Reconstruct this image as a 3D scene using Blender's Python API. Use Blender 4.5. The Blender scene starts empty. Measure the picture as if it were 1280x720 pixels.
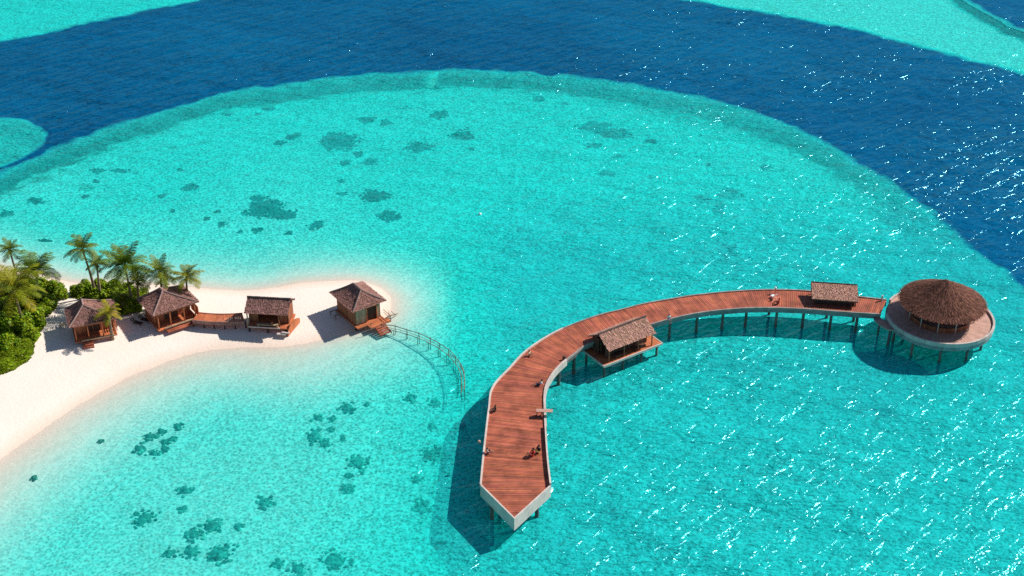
import bpy, math, random
import numpy as np
from mathutils import Vector, Matrix, noise

# ------------------------------------------------------------------ camera, light, sky
sc = bpy.context.scene
COL = sc.collection
H, PITCH, FPX = 107.0, math.radians(31), 1700.0
cam_d = bpy.data.cameras.new("camera")
cam = bpy.data.objects.new("camera", cam_d)
COL.objects.link(cam)
cam.location = (0, 0, H)
cam.rotation_euler = (math.radians(90) - PITCH, 0, 0)
cam_d.sensor_width = 36
cam_d.lens = 36 * FPX / 1280
cam_d.clip_start = 1
cam_d.clip_end = 20000
sc.camera = cam

SUN_EL = math.radians(41)
SUN_AZ = math.radians(64)          # from +Y towards +X
w = bpy.data.worlds.new("World")
sc.world = w
w.use_nodes = True
wn = w.node_tree
sky = wn.nodes.new("ShaderNodeTexSky")
sky.sky_type = 'NISHITA'
sky.sun_disc = False
sky.sun_elevation = SUN_EL
sky.sun_rotation = SUN_AZ
sky.air_density = 1.0
sky.dust_density = 0.3
sky.ozone_density = 2.5
wn.links.new(sky.outputs[0], wn.nodes["Background"].inputs[0])
wn.nodes["Background"].inputs[1].default_value = 0.068
sun_d = bpy.data.lights.new("sun", 'SUN')
sun = bpy.data.objects.new("sun", sun_d)
COL.objects.link(sun)
sun_d.energy = 4.6
sun_d.angle = math.radians(0.5)
sun_d.color = (1.0, 0.955, 0.88)
SUND = Vector((math.sin(SUN_AZ) * math.cos(SUN_EL), math.cos(SUN_AZ) * math.cos(SUN_EL), math.sin(SUN_EL)))
sun.rotation_euler = (-SUND).to_track_quat('-Z', 'Y').to_euler()
sc.view_settings.view_transform = 'Standard'
sc.view_settings.look = 'None'
sc.view_settings.exposure = 0.22
sc.view_settings.gamma = 1
sc.render.engine = 'CYCLES'
sc.cycles.max_bounces = 8
sc.cycles.transparent_max_bounces = 16
sc.cycles.use_denoising = False
sc.cycles.sample_clamp_indirect = 4

R = random.Random(7)


def ray_xy(px, py, z=0.0):
    """plan position of what the photo shows at a pixel, for a thing at height z"""
    u = (px - 640) / FPX
    v = (py - 360) / FPX
    cp, sp = math.cos(PITCH), math.sin(PITCH)
    d = (u, cp - v * sp, -sp - v * cp)
    t = (z - H) / d[2]
    return (d[0] * t, d[1] * t)


def P(px, py, z=0.0):
    x, y = ray_xy(px, py, z)
    return Vector((x, y, z))


# ------------------------------------------------------------------ materials
def new_mat(name):
    m = bpy.data.materials.new(name)
    m.use_nodes = True
    nt = m.node_tree
    nt.nodes.clear()
    out = nt.nodes.new("ShaderNodeOutputMaterial")
    return m, nt, out


def N(nt, kind, **kw):
    n = nt.nodes.new(kind)
    for k, v in kw.items():
        if k.startswith('i_'):
            n.inputs[k[2:].replace('_', ' ')].default_value = v
        else:
            setattr(n, k, v)
    return n


def math_n(nt, op, a, b=None, clamp=False):
    n = nt.nodes.new("ShaderNodeMath")
    n.operation = op
    n.use_clamp = clamp
    for i, s in enumerate((a, b)):
        if s is None:
            continue
        if isinstance(s, (int, float)):
            n.inputs[i].default_value = s
        else:
            nt.links.new(s, n.inputs[i])
    return n.outputs[0]


def mixc(nt, fac, a, b, blend='MIX'):
    n = nt.nodes.new("ShaderNodeMix")
    n.data_type = 'RGBA'
    n.blend_type = blend
    for sock, s in ((n.inputs[0], fac), (n.inputs[6], a), (n.inputs[7], b)):
        if isinstance(s, (int, float)):
            sock.default_value = s
        elif isinstance(s, tuple):
            sock.default_value = (*s, 1) if len(s) == 3 else s
        else:
            nt.links.new(s, sock)
    return n.outputs[2]


def surf(name, col, rough=0.7, var=0.25, scale=3.0, bump=0.3, bscale=20.0, bdist=0.02, stretch=(1, 1, 1), vcol=True,
         spec=0.3, translucent=0.0):
    """general weathered surface: base colour x per-piece colour attribute x noise, with bump"""
    m, nt, out = new_mat(name)
    L = nt.links
    tc = N(nt, "ShaderNodeTexCoord")
    mp = N(nt, "ShaderNodeMapping")
    mp.inputs['Scale'].default_value = stretch
    L.new(tc.outputs['Object'], mp.inputs[0])
    n1 = N(nt, "ShaderNodeTexNoise", i_Scale=scale, i_Detail=5.0, i_Roughness=0.6)
    L.new(mp.outputs[0], n1.inputs['Vector'])
    rmp = N(nt, "ShaderNodeMapRange")
    rmp.inputs[1].default_value = 0.3
    rmp.inputs[2].default_value = 0.7
    rmp.inputs[3].default_value = 1 - var
    rmp.inputs[4].default_value = 1 + var
    L.new(n1.outputs[0], rmp.inputs[0])
    c = mixc(nt, 1.0, col, rmp.outputs[0], 'MULTIPLY')
    if vcol:
        at = N(nt, "ShaderNodeAttribute", attribute_name="tone")
        c = mixc(nt, 1.0, c, at.outputs['Color'], 'MULTIPLY')
    n2 = N(nt, "ShaderNodeTexNoise", i_Scale=bscale, i_Detail=3.0)
    L.new(mp.outputs[0], n2.inputs['Vector'])
    b = N(nt, "ShaderNodeBump", i_Strength=bump, i_Distance=bdist)
    L.new(n2.outputs[0], b.inputs['Height'])
    p = N(nt, "ShaderNodeBsdfPrincipled")
    L.new(c, p.inputs['Base Color'])
    L.new(b.outputs[0], p.inputs['Normal'])
    p.inputs['Roughness'].default_value = rough
    p.inputs['Specular IOR Level'].default_value = spec
    res = p.outputs[0]
    if translucent:
        t = N(nt, "ShaderNodeBsdfTranslucent")
        L.new(c, t.inputs[0])
        mx = N(nt, "ShaderNodeMixShader")
        mx.inputs[0].default_value = translucent
        L.new(res, mx.inputs[1])
        L.new(t.outputs[0], mx.inputs[2])
        res = mx.outputs[0]
    L.new(res, out.inputs[0])
    return m


M = {}
M['deck'] = surf('red_brown_boards', (0.42, 0.118, 0.065), 0.62, 0.4, 0.5, 0.25, 14, 0.02)
M['orange'] = surf('orange_brown_boards', (0.56, 0.17, 0.07), 0.6, 0.2, 1.5, 0.25, 14, 0.02)
M['wall'] = surf('brown_wall_boards', (0.30, 0.105, 0.05), 0.7, 0.25, 2.0, 0.3, 10, 0.03)
M['bamboo'] = surf('weathered_bamboo', (0.42, 0.30, 0.19), 0.7, 0.25, 2.5, 0.3, 10, 0.02)
M['dark'] = surf('dark_timber', (0.055, 0.03, 0.025), 0.7, 0.3, 2.0, 0.3, 10, 0.02)
M['interior'] = surf('shaded_interior_timber', (0.12, 0.055, 0.035), 0.8, 0.3, 2.0, 0.3, 10, 0.02)  # interior shade put into the colour, darker than the wall boards
M['thatch'] = surf('palm_thatch', (0.32, 0.165, 0.138), 0.9, 0.3, 2.2, 0.5, 18, 0.05, spec=0.1)
M['thatch_pale'] = surf('pale_dry_thatch', (0.50, 0.28, 0.215), 0.9, 0.3, 2.2, 0.5, 18, 0.05, spec=0.1)
M['thatch_dark'] = surf('dark_brown_thatch', (0.185, 0.083, 0.062), 0.9, 0.35, 2.2, 0.5, 18, 0.05, spec=0.1)
M['ridge'] = surf('thatch_ridge', (0.33, 0.215, 0.19), 0.9, 0.25, 3, 0.5, 18, 0.03, spec=0.1)
M['concrete'] = surf('pale_edge_concrete', (0.62, 0.52, 0.47), 0.75, 0.16, 0.8, 0.3, 8, 0.02)
M['fascia'] = surf('grey_teal_fascia', (0.23, 0.25, 0.25), 0.7, 0.3, 0.9, 0.3, 8, 0.02)
M['pile'] = surf('wet_timber_pile', (0.13, 0.115, 0.10), 0.6, 0.4, 1.2, 0.4, 8, 0.03)
M['pale_floor'] = surf('pale_pink_decking', (0.56, 0.33, 0.26), 0.7, 0.15, 1.0, 0.2, 12, 0.02)
M['palm_leaf'] = surf('palm_frond_green', (0.11, 0.165, 0.012), 0.5, 0.35, 0.7, 0.1, 8, 0.01, translucent=0.12, spec=0.15)
M['leaf'] = surf('shrub_leaf_green', (0.17, 0.275, 0.010), 0.45, 0.5, 0.6, 0.1, 8, 0.01, translucent=0.2, spec=0.12)
M['bark'] = surf('palm_bark', (0.24, 0.17, 0.11), 0.9, 0.35, 3, 0.5, 6, 0.04)
M['rope'] = surf('rail_bamboo', (0.24, 0.18, 0.13), 0.8, 0.3, 3, 0.3, 10, 0.02)
M['coral'] = surf('dark_coral', (0.014, 0.042, 0.03), 0.9, 0.5, 1.5, 0.8, 5, 0.1, spec=0.1)
M['white'] = surf('white_paint', (0.78, 0.78, 0.76), 0.5, 0.08, 3, 0.1, 10, 0.01)
M['fabric_beige'] = surf('beige_fabric', (0.5, 0.38, 0.26), 0.9, 0.15, 8, 0.2, 40, 0.01)


def cloth(name, col):
    return surf(name, col, 0.9, 0.15, 9, 0.2, 50, 0.01, vcol=False)


# ------------------------------------------------------------------ mesh builder
class MB:
    def __init__(s):
        s.v, s.f, s.c = [], [], []

    def face(s, pts, tone=1.0):
        i = len(s.v)
        s.v.extend([tuple(p) for p in pts])
        s.f.append(tuple(range(i, i + len(pts))))
        s.c.append(tone if isinstance(tone, tuple) else (tone, tone, tone))

    def idx(s, verts, faces, tone=1.0):
        i = len(s.v)
        s.v.extend([tuple(p) for p in verts])
        t = tone if isinstance(tone, tuple) else (tone, tone, tone)
        for f in faces:
            s.f.append(tuple(i + k for k in f))
            s.c.append(t)

    def hexa(s, b, t, tone=1.0):
        """4 bottom points, 4 top points"""
        s.idx(list(b) + list(t), [(3, 2, 1, 0), (4, 5, 6, 7), (0, 1, 5, 4), (1, 2, 6, 5), (2, 3, 7, 6), (3, 0, 4, 7)], tone)

    def box(s, c, d, tone=1.0, rz=0.0):
        cx, cy, cz = c
        dx, dy, dz = d[0] / 2, d[1] / 2, d[2] / 2
        ca, sa = math.cos(rz), math.sin(rz)
        q = [(-dx, -dy), (dx, -dy), (dx, dy), (-dx, dy)]
        q = [(cx + a * ca - b * sa, cy + a * sa + b * ca) for a, b in q]
        s.hexa([(a, b, cz - dz) for a, b in q], [(a, b, cz + dz) for a, b in q], tone)

    def tube(s, pts, rad, n=8, tone=1.0, cap=True):
        pts = [Vector(p) for p in pts]
        rads = rad if isinstance(rad, (list, tuple)) else [rad] * len(pts)
        vs, fs = [], []
        ref = None
        for i, p in enumerate(pts):
            a = pts[max(i - 1, 0)]
            b = pts[min(i + 1, len(pts) - 1)]
            d = (b - a).normalized()
            if ref is None:
                ref = Vector((0, 0, 1)) if abs(d.z) < 0.9 else Vector((1, 0, 0))
            x = d.cross(ref).normalized()
            y = x.cross(d).normalized()
            ref = y
            for k in range(n):
                an = 2 * math.pi * k / n
                vs.append(p + (x * math.cos(an) + y * math.sin(an)) * rads[i])
        for i in range(len(pts) - 1):
            for k in range(n):
                k2 = (k + 1) % n
                fs.append((i * n + k, i * n + k2, (i + 1) * n + k2, (i + 1) * n + k))
        if cap:
            fs.append(tuple(range(n - 1, -1, -1)))
            fs.append(tuple((len(pts) - 1) * n + k for k in range(n)))
        s.idx(vs, fs, tone)

    def blob(s, c, r, seed=0, tone=1.0, squash=1.0, jit=0.25, seg=(7, 5)):
        n, m = seg
        c = Vector(c)
        vs = [c + Vector((0, 0, -r * squash))]
        for j in range(1, m):
            ph = -math.pi / 2 + math.pi * j / m
            for k in range(n):
                th = 2 * math.pi * k / n
                d = Vector((math.cos(th) * math.cos(ph), math.sin(th) * math.cos(ph), math.sin(ph)))
                rr = r * (1 + jit * noise.noise(d * 1.7 + Vector((seed * 3.1, seed, 0))))
                vs.append(c + Vector((d.x * rr, d.y * rr, d.z * rr * squash)))
        vs.append(c + Vector((0, 0, r * squash)))
        fs = []
        for k in range(n):
            k2 = (k + 1) % n
            fs.append((0, 1 + k2, 1 + k))
            for j in range(m - 2):
                a = 1 + j * n
                fs.append((a + k, a + k2, a + n + k2, a + n + k))
            a = 1 + (m - 2) * n
            fs.append((a + k, a + k2, len(vs) - 1))
        s.idx(vs, fs, tone)

    def build(s, name, mat, parent=None, origin=None, smooth=False):
        me = bpy.data.meshes.new(name)
        vs = s.v
        if origin is not None:
            o = Vector(origin)
            vs = [(a - o.x, b - o.y, c - o.z) for a, b, c in vs]
        me.from_pydata(vs, [], s.f)
        ca = me.attributes.new('tone', 'FLOAT_COLOR', 'CORNER')
        cnt = np.array([len(f) for f in s.f])
        cols = np.array([(a, b, c, 1.0) for a, b, c in s.c], dtype=np.float32)
        if len(cols):
            ca.data.foreach_set('color', np.repeat(cols, cnt, axis=0).ravel())
        me.materials.append(mat)
        if smooth:
            me.polygons.foreach_set('use_smooth', [True] * len(me.polygons))
        me.update()
        o = bpy.data.objects.new(name, me)
        COL.objects.link(o)
        if parent is not None:
            o.parent = parent
        elif origin is not None:
            o.location = origin
        return o


def tag(o, label, cat, group=None, kind=None):
    if label:
        o['label'] = label
    if cat:
        o['category'] = cat
    if group:
        o['group'] = group
    if kind:
        o['kind'] = kind
    return o


def thing(name, label, cat, loc=(0, 0, 0), rz=0.0, group=None):
    o = bpy.data.objects.new(name, None)
    o.empty_display_size = 0.3
    COL.objects.link(o)
    o.location = loc
    o.rotation_euler = (0, 0, rz)
    return tag(o, label, cat, group)


def tone(r=R, a=0.75, b=1.2):
    return r.uniform(a, b)


# ------------------------------------------------------------------ plan outlines (from the photo, projected on the water plane)
def poly(pts, z=0.0):
    return np.array([ray_xy(a, b, z) for a, b in pts])


def spline(pts, per=8, closed=False):
    pts = [np.array(p, float) for p in pts]
    n = len(pts)
    out = []
    rng = n if closed else n - 1
    for i in range(rng):
        if closed:
            p0, p1, p2, p3 = pts[(i - 1) % n], pts[i], pts[(i + 1) % n], pts[(i + 2) % n]
        else:
            p0, p1, p2, p3 = pts[max(i - 1, 0)], pts[i], pts[i + 1], pts[min(i + 2, n - 1)]
        for k in range(per):
            t = k / per
            out.append(0.5 * ((2 * p1) + (p2 - p0) * t + (2 * p0 - 5 * p1 + 4 * p2 - p3) * t * t + (3 * p1 - p0 - 3 * p2 + p3) * t ** 3))
    if not closed:
        out.append(pts[-1])
    return np.array(out)


ISLAND = spline(poly([(-400, 300), (-200, 300), (-60, 318), (0, 335), (45, 343), (85, 352), (120, 353), (180, 355), (250, 361),
                      (300, 364), (340, 360), (380, 353), (430, 351), (466, 357), (484, 370), (487, 386), (476, 400),
                      (450, 411), (415, 421), (380, 430), (340, 434), (300, 434), (260, 438), (220, 448), (180, 463),
                      (140, 482), (90, 511), (50, 538), (0, 575), (-80, 640), (-200, 720), (-500, 760)]), 5, True)
LAGOON = poly([(-300, 330), (-150, 285), (-60, 250), (0, 222), (50, 200), (100, 178), (160, 155), (230, 132), (300, 116),
               (380, 103), (450, 96), (520, 92), (600, 91), (680, 95), (760, 103), (830, 115), (900, 131), (970, 155),
               (1030, 184), (1090, 220), (1150, 263), (1200, 303), (1250, 345), (1285, 377), (1350, 440)])
LAGOON = np.vstack([spline(LAGOON, 5), [[125, 120], [160, 40], [160, -260], [-400, -260], [-400, 170]]])
REEF_W = spline(poly([(-90, 200), (-60, 160), (0, 149), (35, 155), (55, 170), (44, 186), (20, 199), (0, 206), (-50, 214)]), 5, True)
REEF_NW = np.vstack([spline(poly([(-200, 80), (-80, 66), (0, 50), (60, 38), (110, 26), (170, 13), (240, 0), (330, -22), (430, -40)]), 5),
                     poly([(430, -200), (-400, -200), (-400, 90)])])
REEF_NE = np.vstack([spline(poly([(700, -30), (800, -14), (870, 0), (960, 14), (1050, 30), (1130, 50), (1200, 68), (1280, 88), (1400, 125)]), 5),
                     spline(poly([(1400, 92), (1280, 41), (1240, 22), (1205, 0), (1150, -40)]), 5), poly([(1100, -100), (700, -100)])])


def sdist(pts, pl):
    """signed distance of pts (n,2) to a closed outline, positive inside"""
    n = len(pl)
    best = np.full(len(pts), 1e18)
    inside = np.zeros(len(pts), bool)
    x, y = pts[:, 0], pts[:, 1]
    for i in range(n):
        a, b = pl[i], pl[(i + 1) % n]
        ab = b - a
        l2 = (ab ** 2).sum()
        if l2 < 1e-9:
            continue
        t = np.clip(((x - a[0]) * ab[0] + (y - a[1]) * ab[1]) / l2, 0, 1)
        d = (x - a[0] - t * ab[0]) ** 2 + (y - a[1] - t * ab[1]) ** 2
        best = np.minimum(best, d)
        cond = (a[1] > y) != (b[1] > y)
        if abs(ab[1]) > 1e-12:
            xi = a[0] + (y - a[1]) * ab[0] / ab[1]
            inside ^= cond & (x < xi)
    d = np.sqrt(best)
    return np.where(inside, d, -d)


_rng = np.random.RandomState(3)
_G = _rng.rand(256, 256)


def vnoise(x, y):
    xi, yi = np.floor(x).astype(int), np.floor(y).astype(int)
    fx, fy = x - xi, y - yi
    fx, fy = fx * fx * (3 - 2 * fx), fy * fy * (3 - 2 * fy)
    g = lambda a, b: _G[a % 256, b % 256]
    return (g(xi, yi) * (1 - fx) + g(xi + 1, yi) * fx) * (1 - fy) + (g(xi, yi + 1) * (1 - fx) + g(xi + 1, yi + 1) * fx) * fy


def fbm(x, y, s, o=4):
    x, y = x + 611.3, y + 407.9
    r, a, t = 0, 1, 0
    for k in range(o):
        r = r + a * vnoise(x / s + 17.3 * k, y / s + 9.1 * k)
        t += a
        a *= 0.5
        s *= 0.5
    return r / t


def sm(x, a, b):
    t = np.clip((x - a) / (b - a), 0, 1)
    return t * t * (3 - 2 * t)


BAY_Y = ray_xy(340, 434)[1]


def terrain(pts):
    """height and reef share at plan points"""
    x, y = pts[:, 0], pts[:, 1]
    wob = (fbm(x, y, 9) - 0.5) * 3.0
    wob2 = (fbm(x + 50, y, 3.5) - 0.5) * 1.6
    sI = sdist(pts, ISLAND) + (fbm(x, y, 7) - 0.5) * 0.8
    sL = sdist(pts, LAGOON) + wob * 0.6 + wob2 * 1.7
    sW = sdist(pts, REEF_W) + wob2
    s1 = sdist(pts, REEF_NW) + wob * 0.7 + wob2
    s2 = sdist(pts, REEF_NE) + wob * 0.7 + wob2
    dI = np.maximum(-sI, 0)
    lag = 0.10 * np.minimum(dI, 5) + 0.115 * np.clip(dI - 5, 0, 12) + 0.012 * np.clip(dI - 17, 0, 90)
    lag = np.minimum(lag, 2.2) + (0.9 * (fbm(x, y, 24, 4) - 0.5) + 1.2 * (fbm(x + 90, y, 60, 2) - 0.5)) * sm(dI, 3, 20)
    lag = lag + 2.6 * sm(x, -12, 2) * sm(-y, -225, -185)
    bay = sm(BAY_Y - y, -4, 6) * (1 - sm(x, -30, 8))
    lag = lag * (1 - 0.48 * bay)
    lag = np.maximum(lag, 0.02)
    z_l = -(lag + 0.6 * (1 - sm(sL, 0, 4)))
    spur = (fbm(x + 70, y + 31, 2.2, 3) - 0.5) * 3.5      # spurs and grooves along the drop-off

    def drop(s, base, k=4.4):
        d = np.clip(-s, 0, None)
        return -(base + k * np.clip(d + spur * 0.5 * sm(d, 0, 2), 0, None))
    zl = np.where(sL > 0, z_l, drop(sL, 2.9))
    zw = np.where(sW > 0, -3.0, -(3.0 + np.clip(-sW, 0, None) * 8))
    z1 = np.where(s1 > 0, -2.4 - 0.6 * (1 - sm(s1, 0, 6)), drop(s1, 2.9))
    z2 = np.where(s2 > 0, -1.5, drop(s2, 1.6))
    z = np.maximum(np.maximum(zl, zw), np.maximum(z1, z2))
    z = np.maximum(z, -34)
    zi = 1.25 * (1 - np.exp(-np.clip(sI, 0, None) * 0.14)) + 0.1 * (fbm(x, y, 3) - 0.5) * sm(sI, 1, 4)
    z = np.where(sI > 0, zi, z)
    band = sm(sL, -2.0, 0) * (1 - sm(sL, 1.5, 8)) * 0.7 * sm(fbm(x, y * 1.3, 2.0), 0.46, 0.56)
    band = np.maximum(band, 0.45 * sm(sL, -2, -0.5) * (1 - sm(sL, 0.3, 2)))
    b1 = sm(s1, -2, 0) * (1 - sm(s1, 3, 9)) * sm(fbm(x, y * 2, 3), 0.38, 0.6)
    bw = sm(sW, -1, 0) * (0.6 + 0.6 * sm(fbm(x, y * 1.6, 2.2), 0.35, 0.6))
    b2 = 0.0 * sm(s2, -1, 0) * (1 - sm(s2, 1, 4))
    reef = np.clip(np.maximum(np.maximum(band, b1), np.maximum(bw, b2)), 0, 1)
    # thin scatter of rubble inside the lagoon rim
    spot = sm(fbm(x + 9, y * 1.5 + 4, 2.4, 3), 0.66, 0.74) * (1 - sm(sL, 8, 34)) * sm(sL, 4, 9)
    reef = np.maximum(reef, 0.6 * spot)
    return z, reef, sI


def ground(x, y):
    z, _, _ = terrain(np.array([[x, y]]))
    return float(z[0])


# ------------------------------------------------------------------ seabed + water sheets
def axis(lo, hi, step, far):
    a = list(np.arange(lo, hi + 1e-6, step))
    g, s = [], step
    v = hi
    while v < far:
        s *= 1.6
        v += s
        g.append(v)
    l, s = [], step
    v = lo
    while v > -far:
        s *= 1.6
        v -= s
        l.append(v)
    return np.array(l[::-1] + a + g)


ax = axis(-135, 135, 0.7, 9000)
ay = axis(100, 350, 0.7, 9000)
nx, ny = len(ax), len(ay)
gx, gy = np.meshgrid(ax, ay)
pts = np.stack([gx.ravel(), gy.ravel()], 1)
tz, treef, tsI = terrain(pts)
ii = np.arange(nx * ny).reshape(ny, nx)
quads = np.stack([ii[:-1, :-1].ravel(), ii[:-1, 1:].ravel(), ii[1:, 1:].ravel(), ii[1:, :-1].ravel()], 1)


def sheet(name, z, attrs, mat):
    me = bpy.data.meshes.new(name)
    me.vertices.add(nx * ny)
    me.vertices.foreach_set('co', np.stack([pts[:, 0], pts[:, 1], z], 1).astype(np.float32).ravel())
    me.loops.add(len(quads) * 4)
    me.loops.foreach_set('vertex_index', quads.astype(np.int32).ravel())
    me.polygons.add(len(quads))
    me.polygons.foreach_set('loop_start', np.arange(0, len(quads) * 4, 4, dtype=np.int32))
    me.polygons.foreach_set('use_smooth', np.ones(len(quads), bool))
    me.update(calc_edges=True)
    for k, a in attrs.items():
        at = me.attributes.new(k, 'FLOAT', 'POINT')
        at.data.foreach_set('value', a.astype(np.float32))
    me.materials.append(mat)
    o = bpy.data.objects.new(name, me)
    COL.objects.link(o)
    return o


# sand / reef material
m, nt, out = new_mat('sand_and_reef')
L = nt.links
geo = N(nt, "ShaderNodeNewGeometry")
na = N(nt, "ShaderNodeTexNoise", i_Scale=0.12, i_Detail=6.0, i_Roughness=0.6)
nb = N(nt, "ShaderNodeTexNoise", i_Scale=2.2, i_Detail=4.0, i_Roughness=0.65)
nc = N(nt, "ShaderNodeTexNoise", i_Scale=0.9, i_Detail=5.0, i_Roughness=0.7)
for n_ in (na, nb, nc):
    L.new(geo.outputs['Position'], n_.inputs['Vector'])
sand = mixc(nt, na.outputs[0], (0.88, 0.73, 0.62), (0.87, 0.79, 0.70))
fine = math_n(nt, 'ADD', math_n(nt, 'MULTIPLY', nb.outputs[0], 0.16), 0.92)
sand = mixc(nt, 1.0, sand, fine, 'MULTIPLY')
sz = N(nt, "ShaderNodeSeparateXYZ")
L.new(geo.outputs['Position'], sz.inputs[0])
wet = N(nt, "ShaderNodeMapRange")
wet.inputs[1].default_value = 0.04
wet.inputs[2].default_value = 0.45
wet.inputs[3].default_value = 0.5
wet.inputs[4].default_value = 0.0
L.new(math_n(nt, 'ADD', sz.outputs[2], math_n(nt, 'MULTIPLY', na.outputs[0], 0.12)), wet.inputs[0])
dl = N(nt, "ShaderNodeMapRange")
dl.inputs[1].default_value = -0.35
dl.inputs[2].default_value = 0.05
L.new(sz.outputs[2], dl.inputs[0])
dryland = dl.outputs[0]
sand = mixc(nt, math_n(nt, 'MULTIPLY', wet.outputs[0], dryland), sand, (0.72, 0.47, 0.33))
ra = N(nt, "ShaderNodeAttribute", attribute_name="reef")
rr = math_n(nt, 'ADD', ra.outputs['Fac'], math_n(nt, 'MULTIPLY', math_n(nt, 'SUBTRACT', nc.outputs[0], 0.5), 1.2))
rmask = N(nt, "ShaderNodeMapRange")
rmask.inputs[1].default_value = 0.25
rmask.inputs[2].default_value = 0.75
L.new(rr, rmask.inputs[0])
rm = math_n(nt, 'MULTIPLY', rmask.outputs[0], math_n(nt, 'MULTIPLY', ra.outputs['Fac'], 4.0, True))
reefc = mixc(nt, nb.outputs[0], (0.03, 0.07, 0.045), (0.20, 0.28, 0.19))
colr = mixc(nt, rm, sand, reefc)
bs = N(nt, "ShaderNodeBump", i_Strength=0.5, i_Distance=0.12)
L.new(nb.outputs[0], bs.inputs['Height'])
pb = N(nt, "ShaderNodeBsdfPrincipled", i_Roughness=0.95)
pb.inputs['Specular IOR Level'].default_value = 0.1
L.new(colr, pb.inputs['Base Color'])
L.new(bs.outputs[0], pb.inputs['Normal'])
L.new(pb.outputs[0], out.inputs[0])
M['sand'] = m
seabed = sheet('seabed_and_beach', tz, {'reef': treef}, m)
tag(seabed, 'pale sand of the beach running down into the turquoise lagoon floor', 'ground', kind='structure')

# water material: surface gloss over clear tinted water, with the blue of deep water growing with depth
m, nt, out = new_mat('sea_water')
L = nt.links
geo = N(nt, "ShaderNodeNewGeometry")
dep = N(nt, "ShaderNodeAttribute", attribute_name="depth").outputs['Fac']


def wavetex(scale, rot, stretch, detail=3.0, rough=0.55, dist=0.0):
    mp = N(nt, "ShaderNodeMapping", vector_type='TEXTURE')
    mp.inputs['Rotation'].default_value = (0, 0, rot)
    mp.inputs['Scale'].default_value = (1 / stretch, 1, 1)
    L.new(geo.outputs['Position'], mp.inputs[0])
    n = N(nt, "ShaderNodeTexNoise", i_Scale=scale, i_Detail=detail, i_Roughness=rough, i_Distortion=dist)
    L.new(mp.outputs[0], n.inputs['Vector'])
    return n.outputs[0]


w1 = wavetex(1.7, math.radians(4), 0.5, 3.0, 0.6, 0.3)     # chop, ~0.6 m
w2 = wavetex(0.6, math.radians(22), 0.4, 2.0, 0.5, 0.2)       # short waves, ~2 m
w3 = wavetex(0.13, math.radians(-15), 0.35, 2.0)               # swell
w4 = wavetex(3.4, math.radians(30), 0.6, 2.0, 0.5, 0.4)
hgt = math_n(nt, 'ADD', math_n(nt, 'MULTIPLY', w1, 0.42), math_n(nt, 'MULTIPLY', w2, 0.9))
gust = wavetex(0.035, math.radians(35), 0.45, 3.0, 0.6)
gs = N(nt, "ShaderNodeMapRange")
gs.inputs[1].default_value = 0.35
gs.inputs[2].default_value = 0.68
gs.inputs[3].default_value = 0.7
gs.inputs[4].default_value = 1.35
L.new(gust, gs.inputs[0])
hgt = math_n(nt, 'MULTIPLY', hgt, gs.outputs[0])
hgt = math_n(nt, 'ADD', hgt, math_n(nt, 'MULTIPLY', w3, 1.6))
hgt = math_n(nt, 'ADD', hgt, math_n(nt, 'MULTIPLY', w4, 0.10))
# calmer in the lee of the beach
calm = N(nt, "ShaderNodeMapRange")
calm.inputs[1].default_value = 0.0
calm.inputs[2].default_value = 2.0
calm.inputs[3].default_value = 0.35
calm.inputs[4].default_value = 1.0
L.new(dep, calm.inputs[0])
bump = N(nt, "ShaderNodeBump", i_Strength=1.0, i_Distance=1.05)
L.new(math_n(nt, 'MULTIPLY', hgt, calm.outputs[0]), bump.inputs['Height'])
# facets that catch the sun: short steep waves running in rows
g1 = wavetex(1.15, math.radians(38), 0.45, 1.5, 0.5, 0.4)
g2 = wavetex(0.34, math.radians(44), 0.4, 1.0)
gh = math_n(nt, 'ADD', math_n(nt, 'MULTIPLY', g1, 0.62), math_n(nt, 'MULTIPLY', g2, 1.5))
gh = math_n(nt, 'ADD', math_n(nt, 'MULTIPLY', gh, gs.outputs[0]), math_n(nt, 'MULTIPLY', w4, 0.09))
gbump = N(nt, "ShaderNodeBump", i_Strength=1.0, i_Distance=0.68)
L.new(math_n(nt, 'MULTIPLY', gh, calm.outputs[0]), gbump.inputs['Height'])
# cell pattern painted into the water tint as light focused by ripples
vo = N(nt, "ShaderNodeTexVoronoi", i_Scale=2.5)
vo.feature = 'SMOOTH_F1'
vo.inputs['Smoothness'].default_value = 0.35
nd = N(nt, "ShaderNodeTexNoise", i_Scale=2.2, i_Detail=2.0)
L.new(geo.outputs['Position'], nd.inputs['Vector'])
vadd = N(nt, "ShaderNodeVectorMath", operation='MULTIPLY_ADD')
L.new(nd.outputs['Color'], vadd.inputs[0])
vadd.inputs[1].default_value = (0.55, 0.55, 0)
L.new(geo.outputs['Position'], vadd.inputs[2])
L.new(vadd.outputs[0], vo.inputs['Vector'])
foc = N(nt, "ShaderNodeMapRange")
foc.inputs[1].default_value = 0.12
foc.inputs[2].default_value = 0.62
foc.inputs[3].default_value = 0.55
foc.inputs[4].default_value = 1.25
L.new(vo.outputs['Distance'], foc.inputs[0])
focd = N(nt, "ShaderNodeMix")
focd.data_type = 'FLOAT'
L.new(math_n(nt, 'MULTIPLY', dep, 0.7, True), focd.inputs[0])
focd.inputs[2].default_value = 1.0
L.new(foc.outputs[0], focd.inputs[3])
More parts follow.
